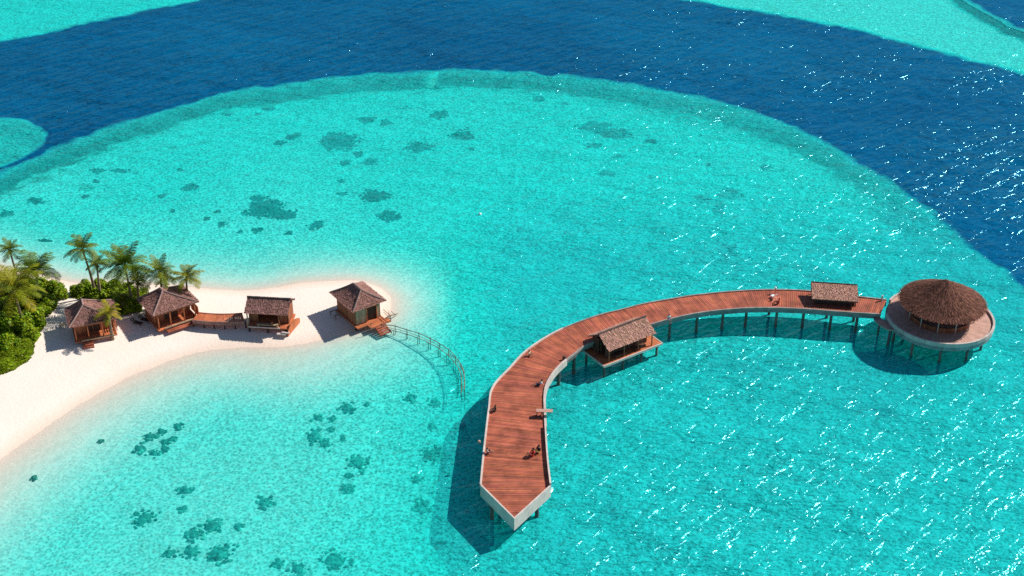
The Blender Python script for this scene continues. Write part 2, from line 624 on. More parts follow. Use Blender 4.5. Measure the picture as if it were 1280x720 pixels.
# wavy path length
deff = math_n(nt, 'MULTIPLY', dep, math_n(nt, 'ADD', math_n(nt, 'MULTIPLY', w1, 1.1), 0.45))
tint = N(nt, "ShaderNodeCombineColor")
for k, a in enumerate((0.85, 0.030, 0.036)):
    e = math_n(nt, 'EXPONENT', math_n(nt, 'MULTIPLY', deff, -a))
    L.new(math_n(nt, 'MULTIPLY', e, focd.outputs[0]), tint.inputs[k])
tr = N(nt, "ShaderNodeBsdfTransparent")
L.new(tint.outputs[0], tr.inputs[0])
dk = N(nt, "ShaderNodeMapRange")
dk.inputs[1].default_value = 3.0
dk.inputs[2].default_value = 11.5
L.new(dep, dk.inputs[0])
large = N(nt, "ShaderNodeTexNoise", i_Scale=0.02, i_Detail=3.0)
L.new(geo.outputs['Position'], large.inputs['Vector'])
deepc = mixc(nt, large.outputs[0], (0.0, 0.045, 0.14), (0.0, 0.150, 0.31))
bodyc = mixc(nt, dk.outputs[0], (0.02, 0.69, 0.65), deepc)
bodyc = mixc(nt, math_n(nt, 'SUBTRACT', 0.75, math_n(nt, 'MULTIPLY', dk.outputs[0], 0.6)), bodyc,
             mixc(nt, 1.0, bodyc, focd.outputs[0], 'MULTIPLY'))  # same painted ripple light also brightens and darkens the body colour
df = N(nt, "ShaderNodeBsdfDiffuse")
L.new(bodyc, df.inputs[0])
L.new(bump.outputs[0], df.inputs['Normal'])
alpha = math_n(nt, 'SUBTRACT', 1.0, math_n(nt, 'EXPONENT', math_n(nt, 'MULTIPLY', dep, -0.26)))
body = N(nt, "ShaderNodeMixShader")
L.new(alpha, body.inputs[0])
L.new(tr.outputs[0], body.inputs[1])
L.new(df.outputs[0], body.inputs[2])
gl = N(nt, "ShaderNodeBsdfGlossy", i_Roughness=0.125)
gl.inputs['Color'].default_value = (0.3, 0.8, 1.0, 1)
L.new(gbump.outputs[0], gl.inputs['Normal'])
fr = N(nt, "ShaderNodeFresnel", i_IOR=1.33)
L.new(gbump.outputs[0], fr.inputs['Normal'])
frc = math_n(nt, 'MINIMUM', fr.outputs[0], 0.16)
ms = N(nt, "ShaderNodeMixShader")
L.new(frc, ms.inputs[0])
L.new(body.outputs[0], ms.inputs[1])
L.new(gl.outputs[0], ms.inputs[2])
L.new(ms.outputs[0], out.inputs[0])
M['water'] = m
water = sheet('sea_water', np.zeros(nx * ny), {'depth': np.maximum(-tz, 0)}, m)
tag(water, 'turquoise lagoon and deep blue sea around the reef', 'water', kind='structure')

# ------------------------------------------------------------------ ordinals for labels
ORD = ['leftmost', 'second from left', 'third from left', 'fourth from left', 'fifth from left', 'sixth from left',
       'seventh from left', 'eighth from left', 'ninth from left', 'tenth from left', 'eleventh from left', 'twelfth from left',
       'thirteenth from left', 'fourteenth from left']
NUM = ['zero', 'one', 'two', 'three', 'four', 'five', 'six', 'seven', 'eight', 'nine', 'ten', 'eleven', 'twelve', 'thirteen', 'fourteen']


def ordinal(items, k):
    """rank of items[k] by x"""
    xs = sorted(range(len(items)), key=lambda i: items[i][0])
    r = xs.index(k)
    if r == len(items) - 1 and len(items) > 1:
        return 'rightmost'
    return ORD[r]


# ------------------------------------------------------------------ coral patches
def coral(px, py, rx, ry, label, group=None, seed=0):
    x, y = ray_xy(px, py, -2.4)
    zb = ground(x, y)
    x, y = ray_xy(px, py, zb)
    zb = ground(x, y)
    dpt = (y * math.cos(PITCH) + H * math.sin(PITCH))
    sx = FPX / dpt
    sy = sx * (H / math.hypot(y, H))
    ax_, ay_ = rx / sx, ry / sy
    r = random.Random(seed)
    mb = MB()
    n = min(max(12, int(ax_ * ay_ * (10 if py > 480 else 18))), 420)
    # low rubble base that ties the heads together
    vb = [Vector((x, y, zb + .32))]
    nk = 26
    for ring in ((0.36, 0.66) if py > 480 and rx >= 9 else (.4, .76)):
        for k in range(nk):
            a = 2 * math.pi * k / nk
            lim = ring * (0.78 + 0.5 * noise.noise(Vector((math.cos(a) * 1.4, math.sin(a) * 1.4, seed * 1.7))))
            lim *= 1 + .3 * noise.noise(Vector((math.cos(a) * 3, math.sin(a) * 3, seed * 2.3)))
            vb.append(Vector((x + math.cos(a) * ax_ * lim, y + math.sin(a) * ay_ * lim, zb + (.28 if ring < .45 else -.15))))
    mb.idx(vb, [(0, 1 + k, 1 + (k + 1) % nk) for k in range(nk)] + [(1 + k, 1 + nk + k, 1 + nk + (k + 1) % nk, 1 + (k + 1) % nk) for k in range(nk)], 5.0 if py > 480 else .8)
    for i in range(n):
        a = r.uniform(0, 2 * math.pi)
        q = math.sqrt(r.random())
        lim = 0.78 + 0.5 * noise.noise(Vector((math.cos(a) * 1.4, math.sin(a) * 1.4, seed * 1.7)))
        rj = r.uniform(.85, 1.2)
        bx, by = x + math.cos(a) * q * ax_ * lim * rj, y + math.sin(a) * q * ay_ * lim * rj
        br = r.uniform(0.16, 0.42) * min(1.0, 0.5 + 0.25 * min(ax_, ay_) * 1.6)
        mb.blob((bx, by, zb + 0.02), br * (1.15 - 0.4 * q), seed + i, r.choice((r.uniform(.5, 1.3), r.uniform(1, 3.2))) * (3.6 if py > 480 else 1), 0.6, 0.5, (6, 4))
    o = mb.build('coral_patch', M['coral'], None, (x, y, zb), smooth=True)
    tag(o, label, 'coral', group)


CORAL = [
    ('coral patches around the large round one in the upper lagoon', 'round the big round one',
     [(421, 178, 34, 14), (366, 171, 12, 5), (351, 179, 10, 4), (458, 150, 13, 5), (483, 154, 9, 4), (448, 193, 8, 5), (432, 203, 8, 4), (462, 202, 12, 5)]),
    ('coral patches right of the large round one', 'right of the big round coral',
     [(522, 184, 21, 8), (550, 144, 14, 6), (578, 169, 20, 7), (589, 186, 5, 3), (672, 124, 10, 4)]),
    ('coral patches in the middle of the lagoon', 'above the hut at spit tip',
     [(467, 246, 20, 11), (485, 271, 17, 9), (427, 227, 5, 3), (428, 243, 9, 3)]),
    ('coral patches around the star shaped reef', 'at the star shaped reef',
     [(330, 262, 30, 13), (322, 248, 11, 6), (356, 269, 22, 8), (395, 282, 12, 6), (361, 292, 6, 3), (258, 274, 5, 3), (277, 281, 7, 4), (323, 288, 8, 4), (300, 290, 4, 3), (272, 265, 5, 3)]),
    ('coral patches in the lagoon above the palms', 'in open water above the palms',
     [(236, 235, 14, 6), (202, 246, 6, 3), (225, 212, 5, 3), (121, 214, 12, 4), (150, 214, 14, 3), (120, 227, 6, 3), (87, 206, 14, 6), (45, 251, 14, 5), (8, 267, 12, 5), (56, 302, 10, 3), (107, 246, 6, 3), (215, 264, 4, 3)]),
    ('coral patches by the upper left rim', 'inside the upper left reef rim',
     [(336, 136, 10, 3), (322, 143, 5, 2), (286, 143, 6, 2)]),
    ('coral patches in the upper right lagoon', 'in the upper right lagoon',
     [(745, 158, 22, 8), (766, 168, 24, 8), (742, 182, 12, 4), (815, 177, 10, 4), (760, 217, 12, 5), (886, 206, 4, 2), (705, 130, 8, 2), (958, 209, 10, 4), (773, 196, 9, 3)]),
    ('coral patches above the curved boardwalk', 'above the far end of boardwalk',
     [(912, 243, 17, 8), (880, 248, 13, 6), (898, 264, 9, 6), (908, 313, 16, 9), (974, 301, 12, 7), (812, 269, 4, 3), (650, 288, 6, 4)]),
    ('coral patches of the ring below the beach', 'in the ring below the beach',
     [(176, 560, 12, 9), (192, 566, 12, 6), (187, 545, 13, 6), (206, 552, 9, 6), (202, 539, 11, 5), (216, 548, 7, 5), (222, 532, 9, 6), (206, 560, 8, 5)]),
    ('coral patches at the lower left', 'at lower left of the lagoon',
     [(181, 648, 18, 15), (232, 614, 14, 8), (229, 637, 11, 8), (330, 628, 15, 11), (265, 658, 21, 13), (275, 692, 25, 16), (243, 668, 15, 12), (240, 690, 16, 11), (212, 691, 11, 10), (298, 658, 10, 7), (125, 551, 5, 3), (42, 596, 6, 4)]),
    ('coral patches below the curved railing', 'between sandy bay and jetty',
     [(393, 545, 11, 14), (406, 556, 13, 9), (435, 508, 14, 9), (397, 521, 9, 6), (416, 523, 7, 8), (414, 537, 6, 5), (458, 504, 4, 3), (446, 579, 20, 13), (436, 595, 8, 6), (435, 611, 16, 9), (429, 548, 4, 6)]),
    ('coral patches beside the jetty', 'left of the jetty head',
     [(513, 496, 12, 8), (543, 503, 12, 8), (540, 533, 8, 8), (571, 533, 10, 8), (540, 569, 20, 17), (521, 599, 10, 7), (525, 634, 18, 12)]),
    ('coral patches at the bottom of the lagoon', 'along the bottom edge',
     [(416, 701, 27, 15), (372, 711, 18, 11), (348, 703, 10, 9), (618, 714, 26, 9), (770, 641, 16, 12)]),
]
sd = 1
for grp, where, items in CORAL:
    for k, (px, py, rx, ry) in enumerate(items):
        size = 'large' if rx >= 24 else ('small' if rx < 11 else 'mid sized')
        lab = '%s coral patch, %s of %s %s' % (size, ordinal(items, k), NUM[len(items)], where)
        coral(px, py, rx, ry, lab, grp, sd)
        sd += 1

# ------------------------------------------------------------------ curved jetty
ZD = 3.6
PAIRS = [((602, 607), (687, 608)), ((606, 565), (683, 572)), ((612, 513), (680, 521)), ((617, 485), (680, 489)),
         ((639, 460), (688, 470)), ((658, 440), (700, 456)), ((686, 421), (717, 442)), ((715, 407), (736, 429)),
         ((750, 394.6), (770, 418)), ((775, 388.5), (797, 410)), ((806, 380.5), (826, 401.5)), ((840, 374.5), (856, 394)),
         ((868, 370), (886, 389)), ((918, 365), (929, 385)), ((966, 363), (968, 384.5)), ((1011, 364.5), (1008, 386)),
         ((1045, 368), (1040, 388.5)), ((1075, 372), (1068, 390.5)), ((1108, 375.5), (1101, 392.5))]
O_ = spline([ray_xy(*a, ZD) for a, b in PAIRS], 24)
I_ = spline([ray_xy(*b, ZD) for a, b in PAIRS], 24)
TIP = P(643, 648, ZD)
org = Vector((TIP.x, TIP.y, 0))
jetty = thing('boardwalk_jetty', 'long curved red brown boardwalk on piles with a pointed head', 'jetty', org)


def resample(path, n):
    d = np.r_[0, np.cumsum(np.linalg.norm(np.diff(path, axis=0), axis=1))]
    t = np.linspace(0, d[-1], n)
    return np.stack([np.interp(t, d, path[:, 0]), np.interp(t, d, path[:, 1])], 1), d[-1]


# planks: walk the stations so that each board is about 0.28 m wide on average
mid = (O_ + I_) / 2
dm = np.r_[0, np.cumsum(np.linalg.norm(np.diff(mid, axis=0), axis=1))]
nb_ = int(dm[-1] / 0.27)
tt = np.linspace(0, dm[-1], nb_ + 1)
Oi = np.stack([np.interp(tt, dm, O_[:, 0]), np.interp(tt, dm, O_[:, 1])], 1)
Ii = np.stack([np.interp(tt, dm, I_[:, 0]), np.interp(tt, dm, I_[:, 1])], 1)
mb = MB()
rr_ = random.Random(11)


def plank_row(mb, a0, b0, a1, b1, z, gap=0.07, th=0.06, cuts=None, rnd=rr_, lo=0.72, hi=1.3):
    a0, b0, a1, b1 = map(lambda q: np.array(q, float), (a0, b0, a1, b1))
    e0, e1 = a0 + (a1 - a0) * gap, a0 + (a1 - a0) * (1 - gap)
    f0, f1 = b0 + (b1 - b0) * gap, b0 + (b1 - b0) * (1 - gap)
    ln = np.linalg.norm(b0 - a0)
    cs = [0.0]
    if ln > 3:
        cs += sorted(rnd.uniform(0.15, 0.85) for _ in range(rnd.choice((0, 1, 2))))
    cs.append(1.0)
    base = rnd.uniform(0.86, 1.12)
    dz = rnd.uniform(-0.012, 0.012)
    for s, t in zip(cs[:-1], cs[1:]):
        q = [e0 + (f0 - e0) * s, e0 + (f0 - e0) * t, e1 + (f1 - e1) * t, e1 + (f1 - e1) * s]
        g = base * rnd.uniform(lo, hi) ** 0.6
        tn = (g * rnd.uniform(0.97, 1.05), g * rnd.uniform(0.92, 1.08), g * rnd.uniform(0.9, 1.1))
        mb.hexa([(p[0], p[1], z - th) for p in q], [(p[0], p[1], z + dz) for p in q], tn)


for i in range(nb_):
    plank_row(mb, Oi[i], Ii[i], Oi[i + 1], Ii[i + 1], ZD)
# pointed head
tip2 = np.array([TIP.x, TIP.y])
nt_ = 17
for i in range(nt_):
    a0 = Oi[0] + (tip2 - Oi[0]) * i / nt_
    b0 = Ii[0] + (tip2 - Ii[0]) * i / nt_
    a1 = Oi[0] + (tip2 - Oi[0]) * (i + 1) / nt_
    b1 = Ii[0] + (tip2 - Ii[0]) * (i + 1) / nt_
    plank_row(mb, a1, b1, a0, b0, ZD)
mb.build('deck', M['deck'], jetty, org)


def ribbon(mb, path, off0, off1, z0, z1, side=1, tonef=None, z1f=None, z0f=None):
    """rectangular section swept along a plan path; offsets measured to the left (side=1) or right"""
    path = np.array(path, float)
    n = len(path)
    nn = []
    for i in range(n):
        a, b = path[max(i - 1, 0)], path[min(i + 1, n - 1)]
        t = (b - a) / (np.linalg.norm(b - a) + 1e-9)
        nn.append(np.array((-t[1], t[0])) * side)
    for i in range(n - 1):
        za, zb = (z1f(i) if z1f else z1), (z1f(i + 1) if z1f else z1)
        ya, yb = (z0f(i) if z0f else z0), (z0f(i + 1) if z0f else z0)
        p = [path[i] + nn[i] * off0, path[i + 1] + nn[i + 1] * off0, path[i + 1] + nn[i + 1] * off1, path[i] + nn[i] * off1]
        zz0 = [ya, yb, yb, ya]
        zz1 = [za, zb, zb, za]
        mb.hexa([(q[0], q[1], c) for q, c in zip(p, zz0)], [(q[0], q[1], c) for q, c in zip(p, zz1)], tonef(i) if tonef else 1.0)


def sub(path, lo, hi, n):
    idx = np.linspace(lo, hi, n)
    k = np.arange(len(path))
    return np.stack([np.interp(idx, k, path[:, 0]), np.interp(idx, k, path[:, 1])], 1)


LO = len(Oi) - 1
# pale kerb along the outer edge (walking away from the head, the outer edge is on the left)
mb = MB()
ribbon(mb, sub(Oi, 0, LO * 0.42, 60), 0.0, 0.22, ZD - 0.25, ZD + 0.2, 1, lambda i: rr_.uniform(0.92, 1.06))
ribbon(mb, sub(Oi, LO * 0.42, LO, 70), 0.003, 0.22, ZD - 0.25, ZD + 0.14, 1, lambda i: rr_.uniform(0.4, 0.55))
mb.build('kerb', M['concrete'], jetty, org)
mb = MB()
ribbon(mb, sub(Ii, 0, LO * 0.15, 16), -0.0, 0.2, ZD - 0.25, ZD + 0.5, -1, lambda i: rr_.uniform(0.92, 1.05))
mb.build('parapet', M['concrete'], jetty, org)
mb = MB()
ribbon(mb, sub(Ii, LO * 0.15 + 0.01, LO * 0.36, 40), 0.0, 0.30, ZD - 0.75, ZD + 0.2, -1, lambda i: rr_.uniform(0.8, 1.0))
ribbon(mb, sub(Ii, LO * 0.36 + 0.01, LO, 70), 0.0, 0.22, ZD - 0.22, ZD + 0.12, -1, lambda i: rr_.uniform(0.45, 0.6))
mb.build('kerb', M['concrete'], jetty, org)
mb = MB()
ribbon(mb, sub(Oi, 0, LO, 110), -0.03, -0.33, ZD - 0.85, ZD - 0.07, 1, lambda i: rr_.uniform(0.8, 1.1))
mb.build('edge_beam', M['fascia'], jetty, org)
mb = MB()
ribbon(mb, sub(Ii, 0, LO, 110), -0.02, -0.3, ZD - 0.85, ZD - 0.07, -1, lambda i: rr_.uniform(0.8, 1.1))
mb.build('edge_beam', M['fascia'], jetty, org)
# head skirts
for nm, a, b, sd_, lab in (('skirt_panel', Oi[0], tip2, -1, None), ('skirt_panel', Ii[0], tip2, 1, None)):
    mb = MB()
    a = np.array(a)
    d = (b - a) / np.linalg.norm(b - a)
    nrm = np.array((-d[1], d[0]))
    if np.dot(nrm, (b - (Oi[0] + Ii[0]) / 2)) < 0:
        nrm = -nrm
    e = b + (b - (Oi[0] + Ii[0]) / 2) / np.linalg.norm(b - (Oi[0] + Ii[0]) / 2) * 0.3
    a_o = a + nrm * 0.2 + (-d) * 0.0
    n = 12
    for i in range(n):
        s, t = i / n, (i + 1) / n
        q = [a + (b - a) * s, a + (b - a) * t, a_o + (e - a_o) * t, a_o + (e - a_o) * s]
        zb = [2.15 - 0.15 * s, 2.15 - 0.15 * t, 2.15 - 0.15 * t, 2.15 - 0.15 * s]
        mb.hexa([(p[0], p[1], z) for p, z in zip(q, zb)], [(p[0], p[1], ZD + 0.2) for p in q], rr_.uniform(0.95, 1.05))
    mb.build(nm, M['concrete'], jetty, org)
# continuous dark sheet added under the planks, blocks water and light in the gaps
mb = MB()
for i in range(0, nb_ - 2, 3):
    q = [Oi[i], Ii[i], Ii[i + 3], Oi[i + 3]]
    c = sum(q) / 4
    q = [Oi[i], Ii[i], Ii[i + 3], Oi[i + 3]]
    mb.hexa([(p[0], p[1], ZD - 0.35) for p in q], [(p[0], p[1], ZD - 0.075) for p in q], 1)
mb.build('underlay', M['dark'], jetty, org)


def pile(parent, x, y, ztop, o, r=0.2, mat='pile', nm='pile'):
    mb = MB()
    zb = min(ground(x, y), 0) - 0.4
    mb.tube([(x, y, zb), (x, y, 0.25), (x, y, ztop * 0.6), (x, y, ztop)], [r * 1.1, r * 1.06, r, r], 10, tone(rr_, .8, 1.2))
    mb.build(nm, M[mat], parent, o, smooth=True)


for (px, py) in ((615, 648), (671, 646), (698, 481), (717, 467)):
    x, y = ray_xy(px, py, 0)
    pile(jetty, x, y, ZD - 0.5, org, 0.24)
inner = [(834.5, 420), (870, 414.5), (902, 411), (931, 408), (969, 405.7), (1002, 405), (1035.5, 406.5), (1067, 407)]
for (px, py) in inner:
    x, y = ray_xy(px, py, 0)
    p = np.array([x, y])
    k = np.argmin(np.linalg.norm(Ii - p, axis=1))
    q = Ii[k] + (Oi[k] - Ii[k]) * 0.12
    pile(jetty, q[0], q[1], ZD - 0.1, org, 0.2)
    q = Ii[k - 3] + (Oi[k - 3] - Ii[k - 3]) * 0.8
    if int(px) % 2 == 0 or px == 931:
        continue
    pile(jetty, q[0], q[1], ZD - 0.1, org, 0.2)
for f in (0.03, 0.09, 0.16, 0.22, 0.28):
    k = int(LO * f)
    for s in ((0.12, 0.9) if f > 0.14 else (0.3, 0.75)):
        q = Ii[k] + (Oi[k] - Ii[k]) * s
        pile(jetty, q[0], q[1], ZD - 0.1, org, 0.2)


# ------------------------------------------------------------------ thatched roofs
def thatch_face(mb, e0, e1, r0, r1, rnd, row=0.25, wid=0.14, lift=0.08, conc=0.10, lo=0.62, hi=1.32, thick=0.16, under=True, fringe=True):
    e0, e1, r0, r1 = map(Vector, (e0, e1, r0, r1))
    hh = ((r0 + r1) / 2 - (e0 + e1) / 2).length

    def S(u, t):
        p = (e0.lerp(e1, u)).lerp(r0.lerp(r1, u), t)
        p.z -= conc * hh * 4 * t * (1 - t) * 0.5
        return p
    nrm = (e1 - e0).cross(r0 - e0) if (r0 - e0).length > 1e-6 else (e1 - e0).cross(r1 - e0)
    nrm.normalize()
    if nrm.z < 0:
        nrm = -nrm
    nu, ntt = 6, 6
    vs = [S(u / nu, t / ntt) for t in range(ntt + 1) for u in range(nu + 1)]
    fs = [(t * (nu + 1) + u, t * (nu + 1) + u + 1, (t + 1) * (nu + 1) + u + 1, (t + 1) * (nu + 1) + u) for t in range(ntt) for u in range(nu)]
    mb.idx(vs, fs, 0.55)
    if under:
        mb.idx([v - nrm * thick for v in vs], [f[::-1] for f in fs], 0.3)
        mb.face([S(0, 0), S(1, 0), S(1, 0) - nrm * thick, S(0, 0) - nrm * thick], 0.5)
    nrow = max(3, int(hh / row))
    for j in range(nrow + 1):
        t = j / nrow
        wrow = (e1 - e0).length * (1 - t) + (r1 - r0).length * t
        n = max(1, int(wrow / wid))
        for i in range(n):
            u = (i + rnd.uniform(0.1, 0.9)) / n
            du = rnd.uniform(0.32, 0.62) / n
            ta = t + rnd.uniform(0.4, 0.9) * row / hh
            tb = t - rnd.uniform(0.3, 0.9) * row / hh * (1.0 if j else 0.6)
            ta = min(ta, 1.0)
            if not fringe:
                tb = max(tb, -0.01)
            lf = lift * rnd.uniform(0.4, 1.2)
            g = rnd.uniform(lo, hi)
            sk = rnd.uniform(-0.25, 0.25) / n
            a, b = S(u - du, ta) + nrm * 0.012, S(u + du, ta) + nrm * 0.012
            c, d = S(u + du * .8 + sk, tb) + nrm * lf, S(u - du * .8 + sk, tb) + nrm * lf
            mb.face([a, b, c, d], (g, g * rnd.uniform(.93, 1.03), g * rnd.uniform(.88, 1.05)))


def rail_cap(mb, a, b, r=0.13, sag=0.0, n=6, rnd=R, lo=0.8, hi=1.2):
    a, b = Vector(a), Vector(b)
    pts_ = []
    for i in range(n + 1):
        t = i / n
        p = a.lerp(b, t)
        p.z -= sag * 4 * t * (1 - t)
        pts_.append(p)
    mb.tube(pts_, [r * rnd.uniform(0.8, 1.15) for _ in pts_], 7, rnd.uniform(lo, hi))


def fit(fl, fr, bl, z):
    """rectangle in plan from three roof corners seen in the photo: centre, angle, length, width"""
    a, b, c = (np.array(ray_xy(*q, z)) for q in (fl, fr, bl))
    d = b - a
    ang = math.atan2(d[1], d[0])
    Ln = np.linalg.norm(d)
    n = np.array((-d[1], d[0])) / Ln
    Wd = abs(np.dot(c - a, n))
    cen = (a + b) / 2 + n * Wd / 2
    return cen, ang, Ln, Wd


def boards(mb, p0, p1, z0, z1, step=0.22, th=0.08, rnd=R, lo=0.7, hi=1.25):
    """vertical board wall from p0 to p1"""
    p0, p1 = Vector((*p0, 0)), Vector((*p1, 0))
    d = p1 - p0
    n = max(1, int(d.length / step))
    ang = math.atan2(d.y, d.x)
    for i in range(n):
        c = p0.lerp(p1, (i + 0.5) / n)
        mb.box((c.x, c.y, (z0 + z1) / 2), (d.length / n * 0.93, th * rnd.uniform(.7, 1.2), z1 - z0), rnd.uniform(lo, hi), ang)


def floor_boards(mb, x0, x1, y0, y1, z, step=0.25, th=0.12, along='x', rnd=R, lo=0.75, hi=1.25):
    if along == 'x':
        n = max(1, int((y1 - y0) / step))
        for i in range(n):
            a = y0 + (y1 - y0) * (i + 0.04) / n
            b = y0 + (y1 - y0) * (i + 0.96) / n
            mb.box(((x0 + x1) / 2, (a + b) / 2, z - th / 2), (x1 - x0, b - a, th), rnd.uniform(lo, hi))
    else:
        n = max(1, int((x1 - x0) / step))
        for i in range(n):
            a = x0 + (x1 - x0) * (i + 0.04) / n
            b = x0 + (x1 - x0) * (i + 0.96) / n
            mb.box(((a + b) / 2, (y0 + y1) / 2, z - th / 2), (b - a, y1 - y0, th), rnd.uniform(lo, hi))


def hip_roof(root, Ln, Wd, ze, zr, ridge, axis_, rnd, mat='thatch', flare=0.18, shift=(0, 0)):
    """ridge = ridge length; axis_ 'x' or 'y'"""
    a, b = Ln / 2, Wd / 2
    c = [Vector((-a, -b, ze)), Vector((a, -b, ze)), Vector((a, b, ze)), Vector((-a, b, ze))]
    for q in c:
        q.z += flare * rnd.uniform(0.6, 1.2)
    sx, sy = shift
    if axis_ == 'x':
        r0, r1 = Vector((-ridge / 2 + sx, sy, zr)), Vector((ridge / 2 + sx, sy, zr))
        rr4 = [r0, r1, r1, r0]
    else:
        r0, r1 = Vector((sx, -ridge / 2 + sy, zr)), Vector((sx, ridge / 2 + sy, zr))
        rr4 = [r0, r0, r1, r1]
    mb = MB()
    for k in range(4):
        thatch_face(mb, c[k], c[(k + 1) % 4], rr4[k], rr4[(k + 1) % 4], rnd)
    roof = mb.build('roof', M[mat], root)
    mb = MB()
    for k in range(4):
        e = c[k] + (rr4[k] - c[k]) * 0.02
        rail_cap(mb, e, rr4[k], 0.11, 0.10 * (rr4[k] - c[k]).length * 0.2, rnd=rnd)
    rail_cap(mb, r0, r1, 0.16, rnd=rnd)
    rc = mb.build('ridge_cap', M['ridge'], roof)
    return roof


def post(root, x, y, z0, z1, r=0.1, mat='wall', nm='post', t=1.0):
    mb = MB()
    mb.tube([(x, y, z0), (x, y, z1)], r, 8, t)
    return mb.build(nm, M[mat], root, smooth=True)


def beach_hut(name, fl, fr, bl, ze, rise, ridge, axis_, label, seed, style, group, shift=(0, 0)):
    cen, ang, Ln, Wd = fit(fl, fr, bl, ze)
    gz = max(ground(cen[0], cen[1]), 0.3)
    root = thing(name, label, 'hut', (cen[0], cen[1], gz), ang, group)
    rnd = random.Random(seed)
    hz = ze - gz
    hip_roof(root, Ln, Wd, hz, hz + rise, ridge, axis_, rnd, shift=shift)
    a, b = Ln / 2 - 0.75, Wd / 2 - 0.7
    fz = 0.55
    mb = MB()
    floor_boards(mb, -a - 0.25, a + 0.25, -b - 0.9, b, fz, 0.24, 0.14, 'x', rnd)
    mb.build('floor', M['orange'], root)
    for sx in (-1, 0, 1):
        for sy in (-1, 1):
            mb = MB()
            mb.box((sx * a * 0.95, sy * b * 0.95, (fz - 0.14) / 2 - 0.25), (0.25, 0.25, fz - 0.14 + 0.5), rnd.uniform(.7, 1.1))
            mb.build('footing', M['dark'], root)
    top = hz + 0.12
    mb = MB()
    boards(mb, (-a, b), (a, b), fz, top, rnd=rnd)
    mb.build('back_wall', M['wall'], root)
    mb = MB()
    boards(mb, (-a, b - .06), (-a, -b * 0.35 if style == 'open' else -b), fz, top, rnd=rnd)
    mb.build('side_wall', M['wall'], root)
    mb = MB()
    boards(mb, (a, b - .06), (a, -b * 0.35 if style == 'open' else -b), fz, top, rnd=rnd)
    mb.build('side_wall', M['wall'], root)
    if style == 'open':
        # recessed front wall with a wide opening and a porch in front
        fy = -b * 0.35
        mb = MB()
        boards(mb, (-a + .06, fy), (-a * 0.45, fy), fz, top, rnd=rnd)
        boards(mb, (a * 0.35, fy), (a - .06, fy), fz, top, rnd=rnd)
        mb.box(((-a * 0.05), fy, top - 0.25), (a * 0.82, 0.1, 0.5), 0.9)
        mb.build('front_wall', M['orange'], root)
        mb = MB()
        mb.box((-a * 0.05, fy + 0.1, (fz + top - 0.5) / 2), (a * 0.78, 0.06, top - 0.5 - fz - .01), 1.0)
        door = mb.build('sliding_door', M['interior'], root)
        mb = MB()
        for q in (-1, 0, 1):
            mb.box((-a * 0.05 + q * a * 0.385, fy + 0.02, (fz + top - 0.5) / 2), (0.09, 0.06, top - 0.52 - fz), 1.0)
        mb.build('door_frame', M['orange'], door)
        for sx in (-1, -0.35, 0.4, 1):
            post(root, sx * a, -b - 0.55, fz, top, 0.09, 'orange', t=rnd.uniform(.8, 1.1))
        mb = MB()
        mb.box((0, -b - 0.55, top - .16), (2 * a + .2, 0.14, 0.2), 1)
        mb.build('porch_beam', M['wall'], root)
        mb = MB()
        mb.box((a * 0.1, -b - 0.95, fz + 0.12), (1.7 * a, 0.22, 0.14), 1)
        mb.build('bench_rail', M['bamboo'], root)
    else:
        mb = MB()
        boards(mb, (-a + .06, -b), (-0.1 * a, -b), fz, top, 0.16, rnd=rnd, lo=.8, hi=1.25)
        boards(mb, (0.72 * a, -b), (a - .06, -b), fz, top, 0.16, rnd=rnd)
        mb.box((0.31 * a, -b, top - 0.2), (0.82 * a, 0.1, 0.4), 0.9)
        mb.build('front_wall', M['bamboo'], root)
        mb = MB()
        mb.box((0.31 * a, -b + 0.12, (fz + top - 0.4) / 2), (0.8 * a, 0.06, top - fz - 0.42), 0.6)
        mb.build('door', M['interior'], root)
        mb = MB()
        for q in (-0.1, 0.72):
            mb.box((q * a, -b - .04, (fz + top - .4) / 2), (0.14, 0.16, top - fz - .4), 1.1)
        mb.box((.31 * a, -b - .045, top - .42), (.82 * a, 0.165, .12), 1.1)
        mb.build('door_frame', M['orange'], root)
    return root, Ln, Wd, hz, fz, a, b, rnd


GH = 'thatched beach huts on the sand spit'
hut1 = beach_hut('beach_hut', (86, 411), (148, 399), (83, 387), 3.9, 2.0, 1.6, 'y',
                 'leftmost thatched beach hut, beside the shrubs with a small yellow palm at its right corner', 21, 'open', GH, (-0.9, 0.5))
hut2 = beach_hut('beach_hut', (191, 397), (249, 378), (180, 372), 3.8, 1.9, 0.9, 'y',
                 'thatched beach hut at the left end of the short orange boardwalk', 22, 'open', GH, (-0.5, 0.6))
hut4 = beach_hut('beach_hut', (441, 392), (483, 377), (409, 368), 3.6, 1.9, 2.2, 'y',
                 'thatched hut with bamboo front wall and steps at the tip of the spit', 24, 'closed', GH, (0, 0))


def steps(root, name, x0, x1, y_from, z_from, n, run=0.35, rise=0.17, mat='orange', dirn=-1):
    mb = MB()
    for i in range(n):
        yy = y_from + dirn * (i + 0.5) * run
        zz = z_from - (i + 1) * rise
        mb.box(((x0 + x1) / 2, yy, zz - 0.05), (x1 - x0, run * 0.92, 0.1), R.uniform(.8, 1.2))
    for x in (x0 + .02, x1 - .02):
        e = y_from + dirn * n * run
        ze = z_from - (n + 0.3) * rise
        mb.hexa([(x - .05, y_from, z_from - .45), (x + .05, y_from, z_from - .45), (x + .05, e, ze - .3), (x - .05, e, ze - .3)],
                [(x - .05, y_from, z_from - .18), (x + .05, y_from, z_from - .18), (x + .05, e, ze), (x - .05, e, ze)], 0.9)
    return mb.build(name, M[mat], root)


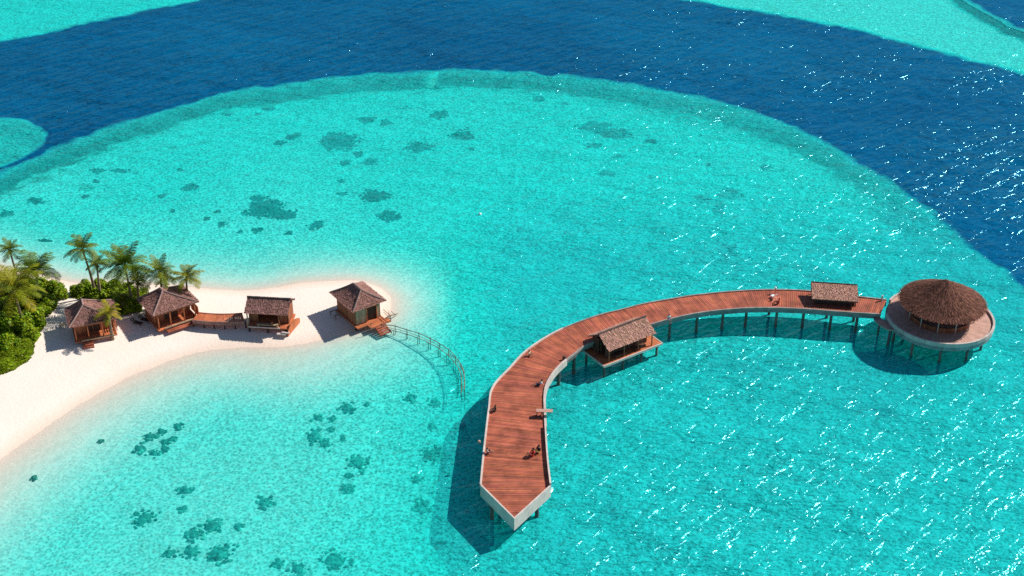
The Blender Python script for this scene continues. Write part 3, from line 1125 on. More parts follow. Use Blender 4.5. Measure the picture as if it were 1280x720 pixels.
# hut 1 extras
root, Ln, Wd, hz, fz, a, b, rnd = hut1
steps(root, 'steps', -a * 0.75, -a * 0.2, -b - 0.9, fz, 3, 0.4, 0.16, 'deck')
mb = MB()
for i in range(6):
    z = 0.6 + i * 0.28
    mb.box((a + .35, -b * 0.35, z), (0.07, 2.1, 0.09), rnd.uniform(.8, 1.2))
for j in range(5):
    mb.box((a + .35 + .04, -b * 0.35 - 1 + j * 0.5, 1.3), (0.07, 0.08, 1.7), rnd.uniform(.8, 1.2))
mb.build('lattice_screen', M['orange'], root)
# hut 2 extras: wide lower terrace to the front right
root, Ln, Wd, hz, fz, a, b, rnd = hut2
mb = MB()
floor_boards(mb, -a * 0.7, a + 1.5, -b - 1.75, -b - 0.93, fz - 0.18, 0.24, 0.14, 'x', rnd)
mb.build('terrace', M['deck'], root)
mb = MB()
boards(mb, (a + .45, -b * 0.1), (a + .45, -b - 0.7), fz, fz + 1.7, 0.2, rnd=rnd)
mb.build('windbreak_panel', M['orange'], root)
# hut 4 extras
root, Ln, Wd, hz, fz, a, b, rnd = hut4
mb = MB()
floor_boards(mb, -0.3 * a, 1.35 * a, -b - 1.9, -b - 0.92, fz - 0.03, 0.24, 0.14, 'x', rnd)
mb.build('porch_deck', M['orange'], root)
steps(root, 'steps', 0.0, 0.85 * a, -b - 1.9, fz - .03, 4, 0.42, 0.14, 'deck')
mb = MB()
for x in (-0.3 * a, 1.3 * a):
    mb.tube([(x, -b - 1.85, fz), (x, -b - 1.85, fz + 0.95)], 0.05, 6)
mb.tube([(1.3 * a, -b - 1.85, fz + .9), (1.3 * a, -b + 0.1, fz + .95)], 0.05, 6)
mb.tube([(1.3 * a, -b - 1.85, fz + .5), (1.3 * a, -b + 0.1, fz + .5)], 0.04, 6)
mb.build('hand_rail', M['rope'], root)
mb = MB()
for x in (-a - 1.3, -a - 0.4):
    for y in (b * .4, b * .9):
        mb.tube([(x, y, -0.2), (x, y, 0.75)], 0.06, 6)
for y in (b * .4, b * .9):
    mb.box((-a - .85, y, 0.78), (1.3, 0.16, 0.08), 1)
mb.build('drying_rack', M['rope'], root)

# ---------------- gabled hut and orange boardwalk on the sand
def gable_roof(root, Ln, run, ze, zr, rnd, mat, both=True, flare=0.0, name='roof', runb=None):
    runb = run if runb is None else runb
    a = Ln / 2
    mb = MB()
    thatch_face(mb, (-a, -run, ze), (a, -run, ze), (-a, 0, zr), (a, 0, zr), rnd, conc=0.05)
    zb = zr - (zr - ze) * runb / run
    thatch_face(mb, (a, runb, zb), (-a, runb, zb), (a, 0, zr), (-a, 0, zr), rnd, conc=0.05)
    for s in (-1, 1):
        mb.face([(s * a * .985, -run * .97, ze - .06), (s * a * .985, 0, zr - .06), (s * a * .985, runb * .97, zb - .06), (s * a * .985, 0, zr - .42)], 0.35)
    roof = mb.build(name, M[mat], root)
    mb = MB()
    rail_cap(mb, (-a - .05, 0, zr + .05), (a + .05, 0, zr + .05), 0.15, rnd=rnd, n=12, lo=0.3, hi=0.4)
    mb.build('ridge_cap', M['ridge'], roof)
    return roof


rnd = random.Random(31)
ze, zr = 3.7, 5.0
e0, e1 = P(302.5, 391, ze), P(356.7, 394, ze)
r0 = P(307, 371, zr)
ang = math.atan2(e1.y - e0.y, e1.x - e0.x)
Ln = (e1 - e0).length
nrm = Vector((-math.sin(ang), math.cos(ang), 0))
run = (r0 - e0).dot(nrm)
cen = (e0 + e1) / 2 + nrm * run
cen += Vector((math.cos(ang), math.sin(ang), 0)) * 0.3
gz = max(ground(cen.x, cen.y), 0.3)
root = thing('beach_hut', 'gabled thatched hut at the right end of the short boardwalk', 'hut', (cen.x, cen.y, gz), ang, GH)
gable_roof(root, Ln, run, ze - gz, zr - gz, rnd, 'thatch')
a, fz = Ln / 2 - 0.25, 0.8
mb = MB()
floor_boards(mb, -a, a + .3, -run - 0.1, run * 0.75, fz, 0.25, 0.16, 'x', rnd)
mb.build('floor', M['orange'], root)
for x in (-a + .2, 0, a - .2):
    for y in (-run + .2, run * .6):
        mb = MB()
        mb.box((x, y, (fz - .16) / 2 - .2), (0.24, 0.24, fz - .16 + .4), 1)
        mb.build('footing', M['dark'], root)
mb = MB()
boards(mb, (-a, run * .7), (a, run * .7), fz, ze - gz + .25, rnd=rnd)
mb.build('back_wall', M['wall'], root)
for x in (-a, a * 0.98):
    mb = MB()
    boards(mb, (x, run * .64), (x, -run * .45), fz, ze - gz + .2, rnd=rnd)
    mb.build('side_wall', M['wall'], root)
mb = MB()
boards(mb, (-a + .1, -run * .4), (-a * .55, -run * .4), fz, ze - gz + .2, rnd=rnd)
mb.build('front_wall', M['wall'], root)
mb = MB()
boards(mb, (a * .55, -run * .4), (a - .1, -run * .4), fz, ze - gz + .2, rnd=rnd)
mb.build('front_wall', M['wall'], root)
for x, mt in ((-a + .1, 'bamboo'), (a * .62, 'wall')):
    post(root, x, -run + .12, fz, ze - gz + .05, 0.1, mt)
mb = MB()
mb.box((-a * .15, -run - .12, fz + .03), (1.6 * a, 0.16, 0.14), 1)
mb.build('front_beam', M['concrete'], root)
mb = MB()
mb.box((0.05, -run + .1, fz + .45), (1.05 * a, 0.5, 0.08), 1)
for x in (-a * .42, a * .52):
    mb.box((x, -run + .1, fz + .2), (0.08, 0.4, 0.42), 1)
mb.build('bench', M['bamboo'], root)
# curved ramp with solid side on the right
mb = MB()
n = 12
px_, pts_r = [], []
for i in range(n + 1):
    t = i / n
    an = -0.35 + 1.25 * t
    pts_r.append((a + .35 + 0.75 * math.sin(an * 1.3) * 1.0, -run - 0.35 + 3.0 * t, fz - 0.62 + 0.6 * math.sin(t * math.pi * .5)))
for i in range(n):
    p, q = pts_r[i], pts_r[i + 1]
    mb.hexa([(p[0] - .75, p[1], p[2] - .1), (p[0] + .1, p[1], p[2] - .1), (q[0] + .1, q[1], q[2] - .1), (q[0] - .75, q[1], q[2] - .1)],
            [(p[0] - .75, p[1], p[2]), (p[0] + .1, p[1], p[2]), (q[0] + .1, q[1], q[2]), (q[0] - .75, q[1], q[2])], rnd.uniform(.8, 1.2))
mb.build('ramp', M['orange'], root)
mb = MB()
ribbon(mb, [(p[0], p[1]) for p in pts_r], -0.12, -0.20, 0, 0, 1, lambda i: rnd.uniform(.85, 1.1),
       lambda i: pts_r[i][2] + 0.25 + 0.75 * math.sin(math.pi * (i / n) ** 0.8), lambda i: pts_r[i][2] - 0.5)
mb.build('ramp_side', M['orange'], root)
mb = MB()
mb.box((a * .75, -run - .55, 0.18), (1.3, 0.5, 0.16), 1)
mb.box((a * .95, -run - .45, 0.36), (1.1, 0.4, 0.16), .8)
mb.build('stone_step', M['concrete'], root)

zwk = 1.95
A0, A1 = P(247, 391, zwk), P(303, 392, zwk)
B0, B1 = P(241, 400, zwk), P(306, 401.5, zwk)
org2 = Vector(((A0.x + A1.x) / 2, (A0.y + B0.y) / 2, 1.1))
bw = thing('short_boardwalk', 'short orange plank boardwalk on the sand joining two beach huts', 'boardwalk', org2)
mb = MB()
n = 30
for i in range(n):
    s, t = i / n, (i + 1) / n
    bow = lambda q: Vector((0, -0.35 * 4 * q * (1 - q), 0))
    plank_row(mb, (A0.lerp(A1, s) + bow(s))[:2], (B0.lerp(B1, s) + bow(s))[:2], (A0.lerp(A1, t) + bow(t))[:2], (B0.lerp(B1, t) + bow(t))[:2], zwk, 0.05, 0.08, lo=.85, hi=1.15)
mb.build('deck', M['orange'], bw, org2)
mb = MB()
near = [tuple((B0.lerp(B1, i / 10) + bow(i / 10))[:2]) for i in range(11)]
far = [tuple((A0.lerp(A1, i / 10) + bow(i / 10))[:2]) for i in range(11)]
ribbon(mb, near, 0, -0.15, zwk - .5, zwk + .08, 1)
ribbon(mb, far, 0, 0.15, zwk - .5, zwk + .08, 1)
mb.build('edge_beam', M['thatch'], bw, org2)
for i in range(0, 11, 2):
    for q in (near, far):
        mb = MB()
        x, y = q[i]
        y = y + (0.25 if q is near else -0.25)
        mb.tube([(x, y, 0.6), (x, y, zwk - .1)], 0.1, 8)
        mb.build('stump', M['dark'], bw, org2)

# ------------------------------------------------------------------ hut beside the jetty (gable on a platform)
rnd = random.Random(41)
zp = 2.15
zr, ze = zp + 3.6, zp + 2.1
r0, r1 = P(747.5, 418, zr), P(806.5, 395.6, zr)
e0, e1 = P(760.6, 438, ze), P(824, 416, ze)
ang = math.atan2(r1.y - r0.y, r1.x - r0.x)
nrm = Vector((-math.sin(ang), math.cos(ang), 0))
axd = Vector((math.cos(ang), math.sin(ang), 0))
run = abs(((e0 + e1) / 2 - (r0 + r1) / 2).dot(nrm))
Ln = (r1 - r0).length * 1.0
cen = (r0 + r1) / 2 + axd * 0.1
root = thing('jetty_hut', 'gabled hut with pale thatch on its own orange platform inside the bend of the jetty', 'hut', (cen.x, cen.y, 0), ang)
gable_roof(root, Ln, run, ze, zr, rnd, 'thatch_pale', runb=run * 0.95)


def loc(px, py, z):
    d = P(px, py, z) - cen
    return Vector((d.dot(axd), d.dot(nrm), z))


pl, pf, pr = loc(732, 440, zp), loc(757, 456, zp), loc(827.5, 429, zp)
xl, xr_, yf = (pl.x + pf.x) / 2 - 0.1, pr.x, (pf.y + pr.y) / 2
yb = run + 0.4
mb = MB()
floor_boards(mb, xl, xr_, yf, yb, zp, 0.27, 0.14, 'x', rnd)
mb.build('platform', M['orange'], root)
mb = MB()
for (x0, y0, x1, y1) in ((xl, yf, xr_, yf), (xr_, yf, xr_, yb), (xl, yf, xl, yb)):
    d = Vector((x1 - x0, y1 - y0))
    c = ((x0 + x1) / 2, (y0 + y1) / 2)
    if abs(d.x) > abs(d.y):
        mb.box((c[0], c[1] - .07, zp - .12), (d.x + .28, 0.14, 0.32), 1)
    else:
        mb.box((c[0] + (.07 if x0 > 0 else -.07), c[1] + .003, zp - .12), (0.137, abs(d.y), 0.317), 1)
mb.build('platform_edge', M['concrete'], root)
wa, wb = Ln / 2 - .35, run * 0.72
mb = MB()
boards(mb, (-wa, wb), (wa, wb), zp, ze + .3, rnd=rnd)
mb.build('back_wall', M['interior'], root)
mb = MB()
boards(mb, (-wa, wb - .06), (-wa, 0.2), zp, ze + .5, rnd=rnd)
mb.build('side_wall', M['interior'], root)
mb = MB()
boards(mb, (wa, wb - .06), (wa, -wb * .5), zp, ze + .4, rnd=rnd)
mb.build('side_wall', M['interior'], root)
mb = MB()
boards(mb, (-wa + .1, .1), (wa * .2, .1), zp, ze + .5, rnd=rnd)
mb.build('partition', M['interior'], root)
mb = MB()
boards(mb, (-wa + .1, -run * .42), (wa - .1, -run * .42), zp, ze + .5, rnd=rnd)  # dark wall added to stand in for the shade below the eave
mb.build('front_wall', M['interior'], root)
for x in (-wa, -wa * .3, wa * .35, wa):
    post(root, x, -run + .35, zp, ze + .1, 0.09, 'wall')
mb = MB()
mb.box((0, -run + .35, ze - .02), (2 * wa + .3, .14, .18), 1)
mb.build('eave_beam', M['wall'], root)
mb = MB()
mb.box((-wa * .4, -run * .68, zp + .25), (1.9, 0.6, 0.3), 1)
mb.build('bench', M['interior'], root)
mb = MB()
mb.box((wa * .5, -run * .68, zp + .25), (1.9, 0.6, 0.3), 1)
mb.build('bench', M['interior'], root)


def lpile(root, cen, axd, nrm, x, y, zt, r=0.17, nm='pile'):
    wpos = cen + axd * x + nrm * y
    zb = min(ground(wpos.x, wpos.y), 0) - .3
    mb = MB()
    mb.tube([(x, y, zb), (x, y, 0.2), (x, y, zt)], [r * 1.1, r * 1.05, r], 10)
    mb.build(nm, M['pile'], root, smooth=True)


for x in (xl + .4, xl + (xr_ - xl) * .36, xl + (xr_ - xl) * .68, xr_ - .5):
    for y in (yf + .4, yb - .6):
        lpile(root, cen, axd, nrm, x, y, zp - .15)
# short ramp joining platform and jetty
mb = MB()
for i in range(8):
    x = xl + .4 + i * .24
    mb.hexa([(x, yb + .02, zp - .1), (x + .22, yb + .02, zp - .1), (x + .22, yb + 1.6, ZD - .14), (x, yb + 1.6, ZD - .14)],
            [(x, yb + .02, zp), (x + .22, yb + .02, zp), (x + .22, yb + 1.6, ZD - .06), (x, yb + 1.6, ZD - .06)], rnd.uniform(.8, 1.2))
mb.build('gangway', M['dark'], root)

# ------------------------------------------------------------------ shelter roof on the jetty
rnd = random.Random(51)
zf_, zb_ = ZD + 1.1, ZD + 1.8
f0, f1 = P(1014.4, 373, zf_), P(1072.5, 377, zf_)
b0, b1 = P(1013.7, 353, zb_), P(1073, 356.5, zb_)
cen = (f0 + f1 + b0 + b1) / 4
cen.z = ZD
ang = math.atan2(f1.y - f0.y, f1.x - f0.x)
axd = Vector((math.cos(ang), math.sin(ang), 0))
nrm = Vector((-math.sin(ang), math.cos(ang), 0))
root = thing('shade_shelter', 'rectangular shade shelter with flat pitched pale thatch standing on the far part of the jetty', 'shelter', cen, ang)
Ln = (f1 - f0).length
dep_ = ((b0 + b1) / 2 - (f0 + f1) / 2).dot(nrm)
mb = MB()
thatch_face(mb, (-Ln / 2, -dep_ / 2, 1.1), (Ln / 2, -dep_ / 2, 1.1), (-Ln / 2, dep_ / 2, 1.8), (Ln / 2, dep_ / 2, 1.8), rnd, conc=0.02, thick=0.2)
roof = mb.build('roof', M['thatch_pale'], root)
mb = MB()
mb.box((0, -dep_ / 2 + .12, .92), (Ln - .05, 0.12, 0.2), 1)
mb.box((0, dep_ / 2 + .05, 1.75), (Ln + .1, 0.12, 0.34), 1)
for s in (-1, 1):
    mb.hexa([(s * Ln / 2 - .05, -dep_ / 2 + .2, .85), (s * Ln / 2 + .05, -dep_ / 2 + .2, .85), (s * Ln / 2 + .05, dep_ / 2 - .02, 1.52), (s * Ln / 2 - .05, dep_ / 2 - .02, 1.52)],
            [(s * Ln / 2 - .05, -dep_ / 2 + .2, 1.1), (s * Ln / 2 + .05, -dep_ / 2 + .2, 1.1), (s * Ln / 2 + .05, dep_ / 2 - .02, 1.8), (s * Ln / 2 - .05, dep_ / 2 - .02, 1.8)], 1)
mb.build('roof_edge', M['dark'], roof)
for x in (-Ln / 2 + .3, 0, Ln / 2 - .3):
    post(root, x, -dep_ / 2 + .35, -.03, .95, .08, 'dark')
    post(root, x, dep_ / 2 - .3, -.03, 1.5, .08, 'dark')
mb = MB()
boards(mb, (-Ln / 2 + .5, -dep_ / 2 + .5), (Ln / 2 - .4, -dep_ / 2 + .5), 0, 1.0, rnd=rnd)
mb.build('front_panel', M['dark'], root)
mb = MB()
mb.box((0, dep_ / 2 - .6, .42), (Ln - 1.2, 0.5, 0.08), 1)
for x in (-Ln / 2 + .9, 0, Ln / 2 - .9):
    mb.box((x, dep_ / 2 - .6, .18), (0.1, 0.42, 0.4), 1)
mb.build('bench', M['wall'], root)

# ------------------------------------------------------------------ round pavilion
rnd = random.Random(61)
pc = P(1174.5, 396, ZD)
pav = thing('round_pavilion', 'round pavilion with dark conical thatched roof on a pale circular deck', 'pavilion', (pc.x, pc.y, 0))
RB = 7.55
jd = (Vector((Oi[-1][0], Oi[-1][1], 0)) + Vector((Ii[-1][0], Ii[-1][1], 0))) / 2 - Vector((pc.x, pc.y, 0))
ja = math.atan2(jd.y, jd.x)
mb = MB()
ns = 96
for k in range(ns):
    a0, a1 = 2 * math.pi * k / ns, 2 * math.pi * (k + 1) / ns
    for (q0, q1) in ((0.2, 3.0), (3.0, 5.2), (5.2, RB - .3)):
        g = rnd.uniform(.9, 1.08)
        gp = 0.004
        mb.hexa([(q0 * math.cos(a0 + gp), q0 * math.sin(a0 + gp), ZD - .12), (q1 * math.cos(a0 + gp), q1 * math.sin(a0 + gp), ZD - .12),
                 (q1 * math.cos(a1), q1 * math.sin(a1), ZD - .12), (q0 * math.cos(a1), q0 * math.sin(a1), ZD - .12)],
                [(q0 * math.cos(a0 + gp), q0 * math.sin(a0 + gp), ZD), (q1 * math.cos(a0 + gp), q1 * math.sin(a0 + gp), ZD),
                 (q1 * math.cos(a1), q1 * math.sin(a1), ZD), (q0 * math.cos(a1), q0 * math.sin(a1), ZD)], g)
mb.build('deck', M['pale_floor'], pav)


def ringpath(r, a0, a1, n):
    return [(r * math.cos(a0 + (a1 - a0) * i / n), r * math.sin(a0 + (a1 - a0) * i / n)) for i in range(n + 1)]


gap_ = 0.26
mb = MB()
ribbon(mb, ringpath(RB, ja + gap_, ja + 2 * math.pi - gap_, 100), 0, -0.3, ZD - .3, ZD + .3, -1, lambda i: rnd.uniform(.75, .95))
mb.build('parapet', M['concrete'], pav)
mb = MB()
ribbon(mb, ringpath(RB - .1, 0, 2 * math.pi, 100), 0, -0.25, ZD - .95, ZD - .33, -1, lambda i: rnd.uniform(1.0, 1.3))
mb.build('edge_beam', M['fascia'], pav)
# inner round room: low wall, dark openings, posts
RW = 4.35
ZE, ZA, RR = ZD + 2.7, ZD + 6.2, 5.95
mb = MB()
ribbon(mb, ringpath(RW, 0, 2 * math.pi, 60), 0, .12, ZD, ZD + .75, 1, lambda i: rnd.uniform(.7, 1.2))
mb.build('low_wall', M['wall'], pav)
mb = MB()
ribbon(mb, ringpath(RW - 1.5, math.radians(-15), math.radians(195), 40), 0, .12, ZD, ZE + .6, 1, lambda i: rnd.uniform(.7, 1.2))
mb.build('inner_screen', M['interior'], pav)
for k in range(12):
    an = 2 * math.pi * (k + .35) / 12
    x, y = (RW + .35) * math.cos(an), (RW + .35) * math.sin(an)
    post(pav, x, y, ZD, ZE + .35, .09, 'concrete', t=.8)
# round counter and tables inside
mb = MB()
mb.tube([(0, -1.2, ZD), (0, -1.2, ZD + .95)], 0.95, 18)
mb.build('bar_counter', M['orange'], pav)
# conical roof
mb = MB()
nc_ = 72


def cone(r, off=0.0):
    t = 1 - r / RR
    return ZE + (ZA - ZE) * (t - 0.08 * 4 * t * (1 - t) * .5) + off


for j in range(10):
    q0, q1 = RR * (1 - j / 10), RR * (1 - (j + 1) / 10)
    vs = [(q0 * math.cos(2 * math.pi * k / nc_), q0 * math.sin(2 * math.pi * k / nc_), cone(q0)) for k in range(nc_)]
    vs += [(q1 * math.cos(2 * math.pi * k / nc_), q1 * math.sin(2 * math.pi * k / nc_), cone(q1)) for k in range(nc_)]
    mb.idx(vs, [(k, (k + 1) % nc_, nc_ + (k + 1) % nc_, nc_ + k) for k in range(nc_)], .5)
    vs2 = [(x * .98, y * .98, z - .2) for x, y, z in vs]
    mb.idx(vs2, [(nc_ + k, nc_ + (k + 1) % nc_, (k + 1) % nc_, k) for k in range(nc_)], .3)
rows = 22
for j in range(rows + 1):
    q = RR * (1 - j / rows) + 0.05
    n = max(6, int(2 * math.pi * q / 0.12))
    for i in range(n):
        an = 2 * math.pi * (i + rnd.uniform(0, .8)) / n
        da = rnd.uniform(.3, .5) * 2 * math.pi / n
        ql = q + rnd.uniform(.1, .3)
        qh = max(q - rnd.uniform(.3, .5), 0.02)
        sk = rnd.uniform(-.25, .25) * 2 * math.pi / n
        g = rnd.choice((rnd.uniform(.4, .9), rnd.uniform(.8, 1.6)))
        l = rnd.uniform(.03, .08)
        mb.face([(qh * math.cos(an - da), qh * math.sin(an - da), cone(qh, .015)), (qh * math.cos(an + da), qh * math.sin(an + da), cone(qh, .015)),
                 (ql * math.cos(an + da * .8 + sk), ql * math.sin(an + da * .8 + sk), cone(ql, l)), (ql * math.cos(an - da * .8 + sk), ql * math.sin(an - da * .8 + sk), cone(ql, l))],
                (g, g * rnd.uniform(.92, 1.02), g * rnd.uniform(.8, 1.0)))
roof = mb.build('roof', M['thatch_dark'], pav)
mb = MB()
mb.tube([(0, 0, ZA - .5), (0, 0, ZA - .3), (0, 0, ZA - .05)], [.62, .5, .08], 14, 1.1)  # paler tone stands in for the sunlit patch at the apex
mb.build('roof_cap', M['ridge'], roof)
for k in range(10):
    an = 2 * math.pi * (k + .2) / 10
    x, y = (RB - 1.2) * math.cos(an), (RB - 1.2) * math.sin(an)
    zb = ground(pc.x + x, pc.y + y) - .3
    mb = MB()
    mb.tube([(x, y, zb), (x, y, .2), (x, y, ZD - .15)], [.2, .19, .17], 10, rnd.uniform(.9, 1.5))
    mb.build('pile', M['pile'], pav, smooth=True)
# low leaf shaped landing in the angle between jetty and pavilion
zl_ = 2.9
lp = [P(1092, 398, zl_), P(1098, 397.5, zl_), P(1107, 401.5, zl_), P(1116, 408, zl_), P(1119, 413, zl_), P(1110, 411.5, zl_), P(1100, 406.5, zl_)]
lc = Vector((pc.x, pc.y, 0))
mb = MB()
cen_ = sum((q for q in lp), Vector()) / len(lp)
bot = [q - lc - Vector((0, 0, .22)) for q in lp]
top_ = [q - lc for q in lp]
n = len(lp)
mb.idx(bot + top_, [tuple(range(n - 1, -1, -1)), tuple(range(n, 2 * n))] + [(k, (k + 1) % n, n + (k + 1) % n, n + k) for k in range(n)], 1.0)
mb.build('landing', M['pale_floor'], pav)
mb = MB()
inn = [(q - cen_) * .0 + q for q in lp]
for k in range(n):
    p, q = top_[k], top_[(k + 1) % n]
    mb.tube([p + Vector((0, 0, .02)), q + Vector((0, 0, .02))], .07, 6, .5)
mb.build('landing_rim', M['concrete'], pav)
for q in (lp[1], lp[5]):
    x, y = q.x - pc.x + .4, q.y - pc.y + .3
    mb = MB()
    mb.tube([(x, y, -3.5), (x, y, zl_ - .2)], .14, 8)
    mb.build('pile', M['pile'], pav, smooth=True)

# ------------------------------------------------------------------ curved bamboo railing off the end hut
rl = spline([ray_xy(a_, b_, 1.25) for a_, b_ in ((477, 403), (493, 405.5), (519, 413), (545, 424.5), (564, 438), (577, 455), (580.5, 471), (580, 485))], 10)
org3 = Vector((rl[0][0], rl[0][1], 0))
rail = thing('curved_railing', 'curved railing of thin dark poles standing in the shallows off the end hut', 'railing', org3)
rnd = random.Random(71)


def along(path, n, off=0.0):
    q, _ = resample(path, n)
    out_ = []
    for i in range(n):
        a_, b_ = q[max(i - 1, 0)], q[min(i + 1, n - 1)]
        t = (b_ - a_) / np.linalg.norm(b_ - a_)
        out_.append(q[i] + np.array((-t[1], t[0])) * off)
    return out_


for off, zz, r in ((0.0, 0.95, .06), (0.0, 0.5, .03), (-0.4, 0.42, .045)):
    mb = MB()
    mb.tube([(p[0], p[1], zz + rnd.uniform(-.05, .05)) for p in along(rl, 46, off)], r, 6)
    mb.build('rail', M['rope'], rail, org3, smooth=True)
pA, pB = along(rl, 12), along(rl, 12, -0.4)
for i in range(12):
    for q, zt in ((pA[i], 1.12), (pB[i], .5)):
        mb = MB()
        lx, ly = rnd.uniform(-.08, .08), rnd.uniform(-.08, .08)
        mb.tube([(q[0], q[1], ground(q[0], q[1]) - .2), (q[0] + lx, q[1] + ly, zt)], .055, 6, rnd.uniform(.7, 1.2))
        mb.build('post', M['rope'], rail, org3)
mb = MB()
for i in range(60):
    t0, t1 = along(rl, 61)[i], along(rl, 61, -0.4)[i]
    mb.tube([(t0[0], t0[1], .5), (t1[0], t1[1], .35)], .022, 4, rnd.uniform(.8, 1.4))
mb.build('cross_sticks', M['bamboo'], rail, org3)


# ------------------------------------------------------------------ palms
def frond(mb, base, az, el, ln, rnd, droop, col, wid=0.5, nl=22):
    """arching rachis with two rows of narrow leaflets"""
    d = Vector((math.cos(az) * math.cos(el), math.sin(az) * math.cos(el), math.sin(el)))
    p = Vector(base)
    pts_ = [p.copy()]
    st = ln / 10
    for i in range(10):
        p = p + d * st
        pts_.append(p.copy())
        d = (d + Vector((0, 0, -droop * (0.5 + i / 10)))).normalized()
    mb.tube(pts_, [0.045 * (1 - i / 11.5) for i in range(11)], 4, (col[0] * 1.3, col[1] * 1.1, col[2]))
    side = Vector((-math.sin(az), math.cos(az), 0))
    for k in range(nl):
        t = 0.14 + 0.86 * (k + .5) / nl
        f = t * 10
        i = min(int(f), 9)
        q = pts_[i].lerp(pts_[i + 1], f - i)
        tg = (pts_[i + 1] - pts_[i]).normalized()
        up = side.cross(tg).normalized()
        if up.z < 0:
            up = -up
        L_ = ln * wid * 0.55 * (math.sin(math.pi * min(1, (t * .9 + .12))) ** 0.6) * rnd.uniform(.85, 1.1)
        for s in (-1, 1):
            dirn = (side * s * 0.86 + tg * 0.65 - Vector((0, 0, 1)) * rnd.uniform(.1, .4) + up * .12).normalized()
            wv = tg * (ln / nl * 0.42)
            tip = q + dirn * L_ - Vector((0, 0, L_ * .12))
            md = q + dirn * L_ * .5
            g = rnd.uniform(.7, 1.3)
            c = (col[0] * g, col[1] * g, col[2] * g)
            mb.face([q - wv * .6, q + wv * .6, md + wv * .8, md - wv * .8], c)
            mb.face([md - wv * .8, md + wv * .8, tip + wv * .1, tip - wv * .1], c)


def palm(px, py, h, r, label, seed, lean=(0, 0), yellow=0.15, n=20, zg=1.1, lift=1.0):
    r, n = r * 1.14, n + 4
    rnd = random.Random(seed)
    zc = zg + h
    c = P(px, py, zc)
    bx, by = c.x - lean[0], c.y - lean[1]
    root = thing('palm_tree', label, 'palm tree', (bx, by, zg - .2), 0, 'palm trees round the beach huts')
    mb = MB()
    k = 9
    pts_ = [Vector((lean[0] * (i / k) ** 1.6, lean[1] * (i / k) ** 1.6, (h + .2) * i / k)) for i in range(k + 1)]
    mb.tube(pts_, [0.21 * (1.35 - .65 * min(1, i / k * 1.4)) if i else .3 for i in range(k + 1)], 8, rnd.uniform(.8, 1.2))
    mb.build('trunk', M['bark'], root, smooth=True)
    top = pts_[-1]
    mb = MB()
    for i in range(n):
        ring = i / n
        az = i * 2.39996 + rnd.uniform(-.25, .25)
        el = math.radians(72 - 82 * ring * lift + rnd.uniform(-8, 8))
        old = max(0, ring - .55) * 2
        yl = yellow * rnd.uniform(.3, 1.6) + old * .45 * rnd.random()
        col = (.85 + 2.1 * yl, .95 + .75 * yl, .8)
        frond(mb, top + Vector((rnd.uniform(-.08, .08), rnd.uniform(-.08, .08), 0)), az, el, r * rnd.uniform(.85, 1.15), rnd,
              rnd.uniform(.12, .22), col, wid=.5, nl=20 if r > 1.6 else 14)
    mb.build('crown', M['palm_leaf'], root)
    if r > 1.8:
        mb = MB()
        for i in range(6):
            an = rnd.uniform(0, 6.28)
            mb.blob(top + Vector((math.cos(an) * .28, math.sin(an) * .28, -.22 + rnd.uniform(-.1, .1))), .14, i, rnd.uniform(.8, 1.3), seg=(6, 5), jit=.05)
        mb.build('coconuts', M['bark'], root, smooth=True)
    return root


palm(12, 313, 7.5, 2.1, 'small palm with a bare trunk at the far left edge, against the turquoise water', 101, (-.5, .3), .1, 15)
palm(103, 312, 7.6, 2.6, 'tallest slim palm, its crown against the water left of the big palm', 102, (-.8, .2), .2, 18)
palm(121, 331, 5.6, 1.9, 'small palm half hidden between the tall slim palm and the big bushy palm', 103, (.2, .2), .25, 14)
palm(156, 333, 6.6, 3.6, 'big dark bushy palm with the widest crown, between the two left huts', 104, (-.3, .3), .05, 26)
palm(200, 340, 5.6, 2.6, 'palm directly behind the roof of the hut left of the orange boardwalk', 105, (.2, .1), .25, 18)
palm(207, 349, 4.0, 1.7, 'short young palm tucked behind the hut roof, between two taller palms', 111, (.2, .1), .15, 12)
palm(233, 347, 4.9, 2.4, 'rightmost palm, with yellow drooping fronds beside the water', 106, (.3, .1), .5, 18)
palm(17, 362, 6.4, 4.3, 'large palm with long yellow green arching fronds at the left edge', 107, (-.4, .3), .6, 15)
palm(45, 341, 5.0, 3.4, 'dark green palm rising out of the shrubs at the upper left', 108, (.2, .2), .0, 22, lift=.8)
palm(136, 391, 4.2, 2.0, 'small yellow palm in front of the right corner of the leftmost hut', 109, (.1, .1), .75, 13)
palm(172, 353, 4.0, 2.5, 'low palm with orange tinted fronds between the big palm and the hut roof', 110, (.3, .1), .5, 16)
palm(153, 376, 1.6, 1.9, 'low trunkless palm at the foot of the shrubs between the two left huts', 112, (.05, .05), .3, 14)


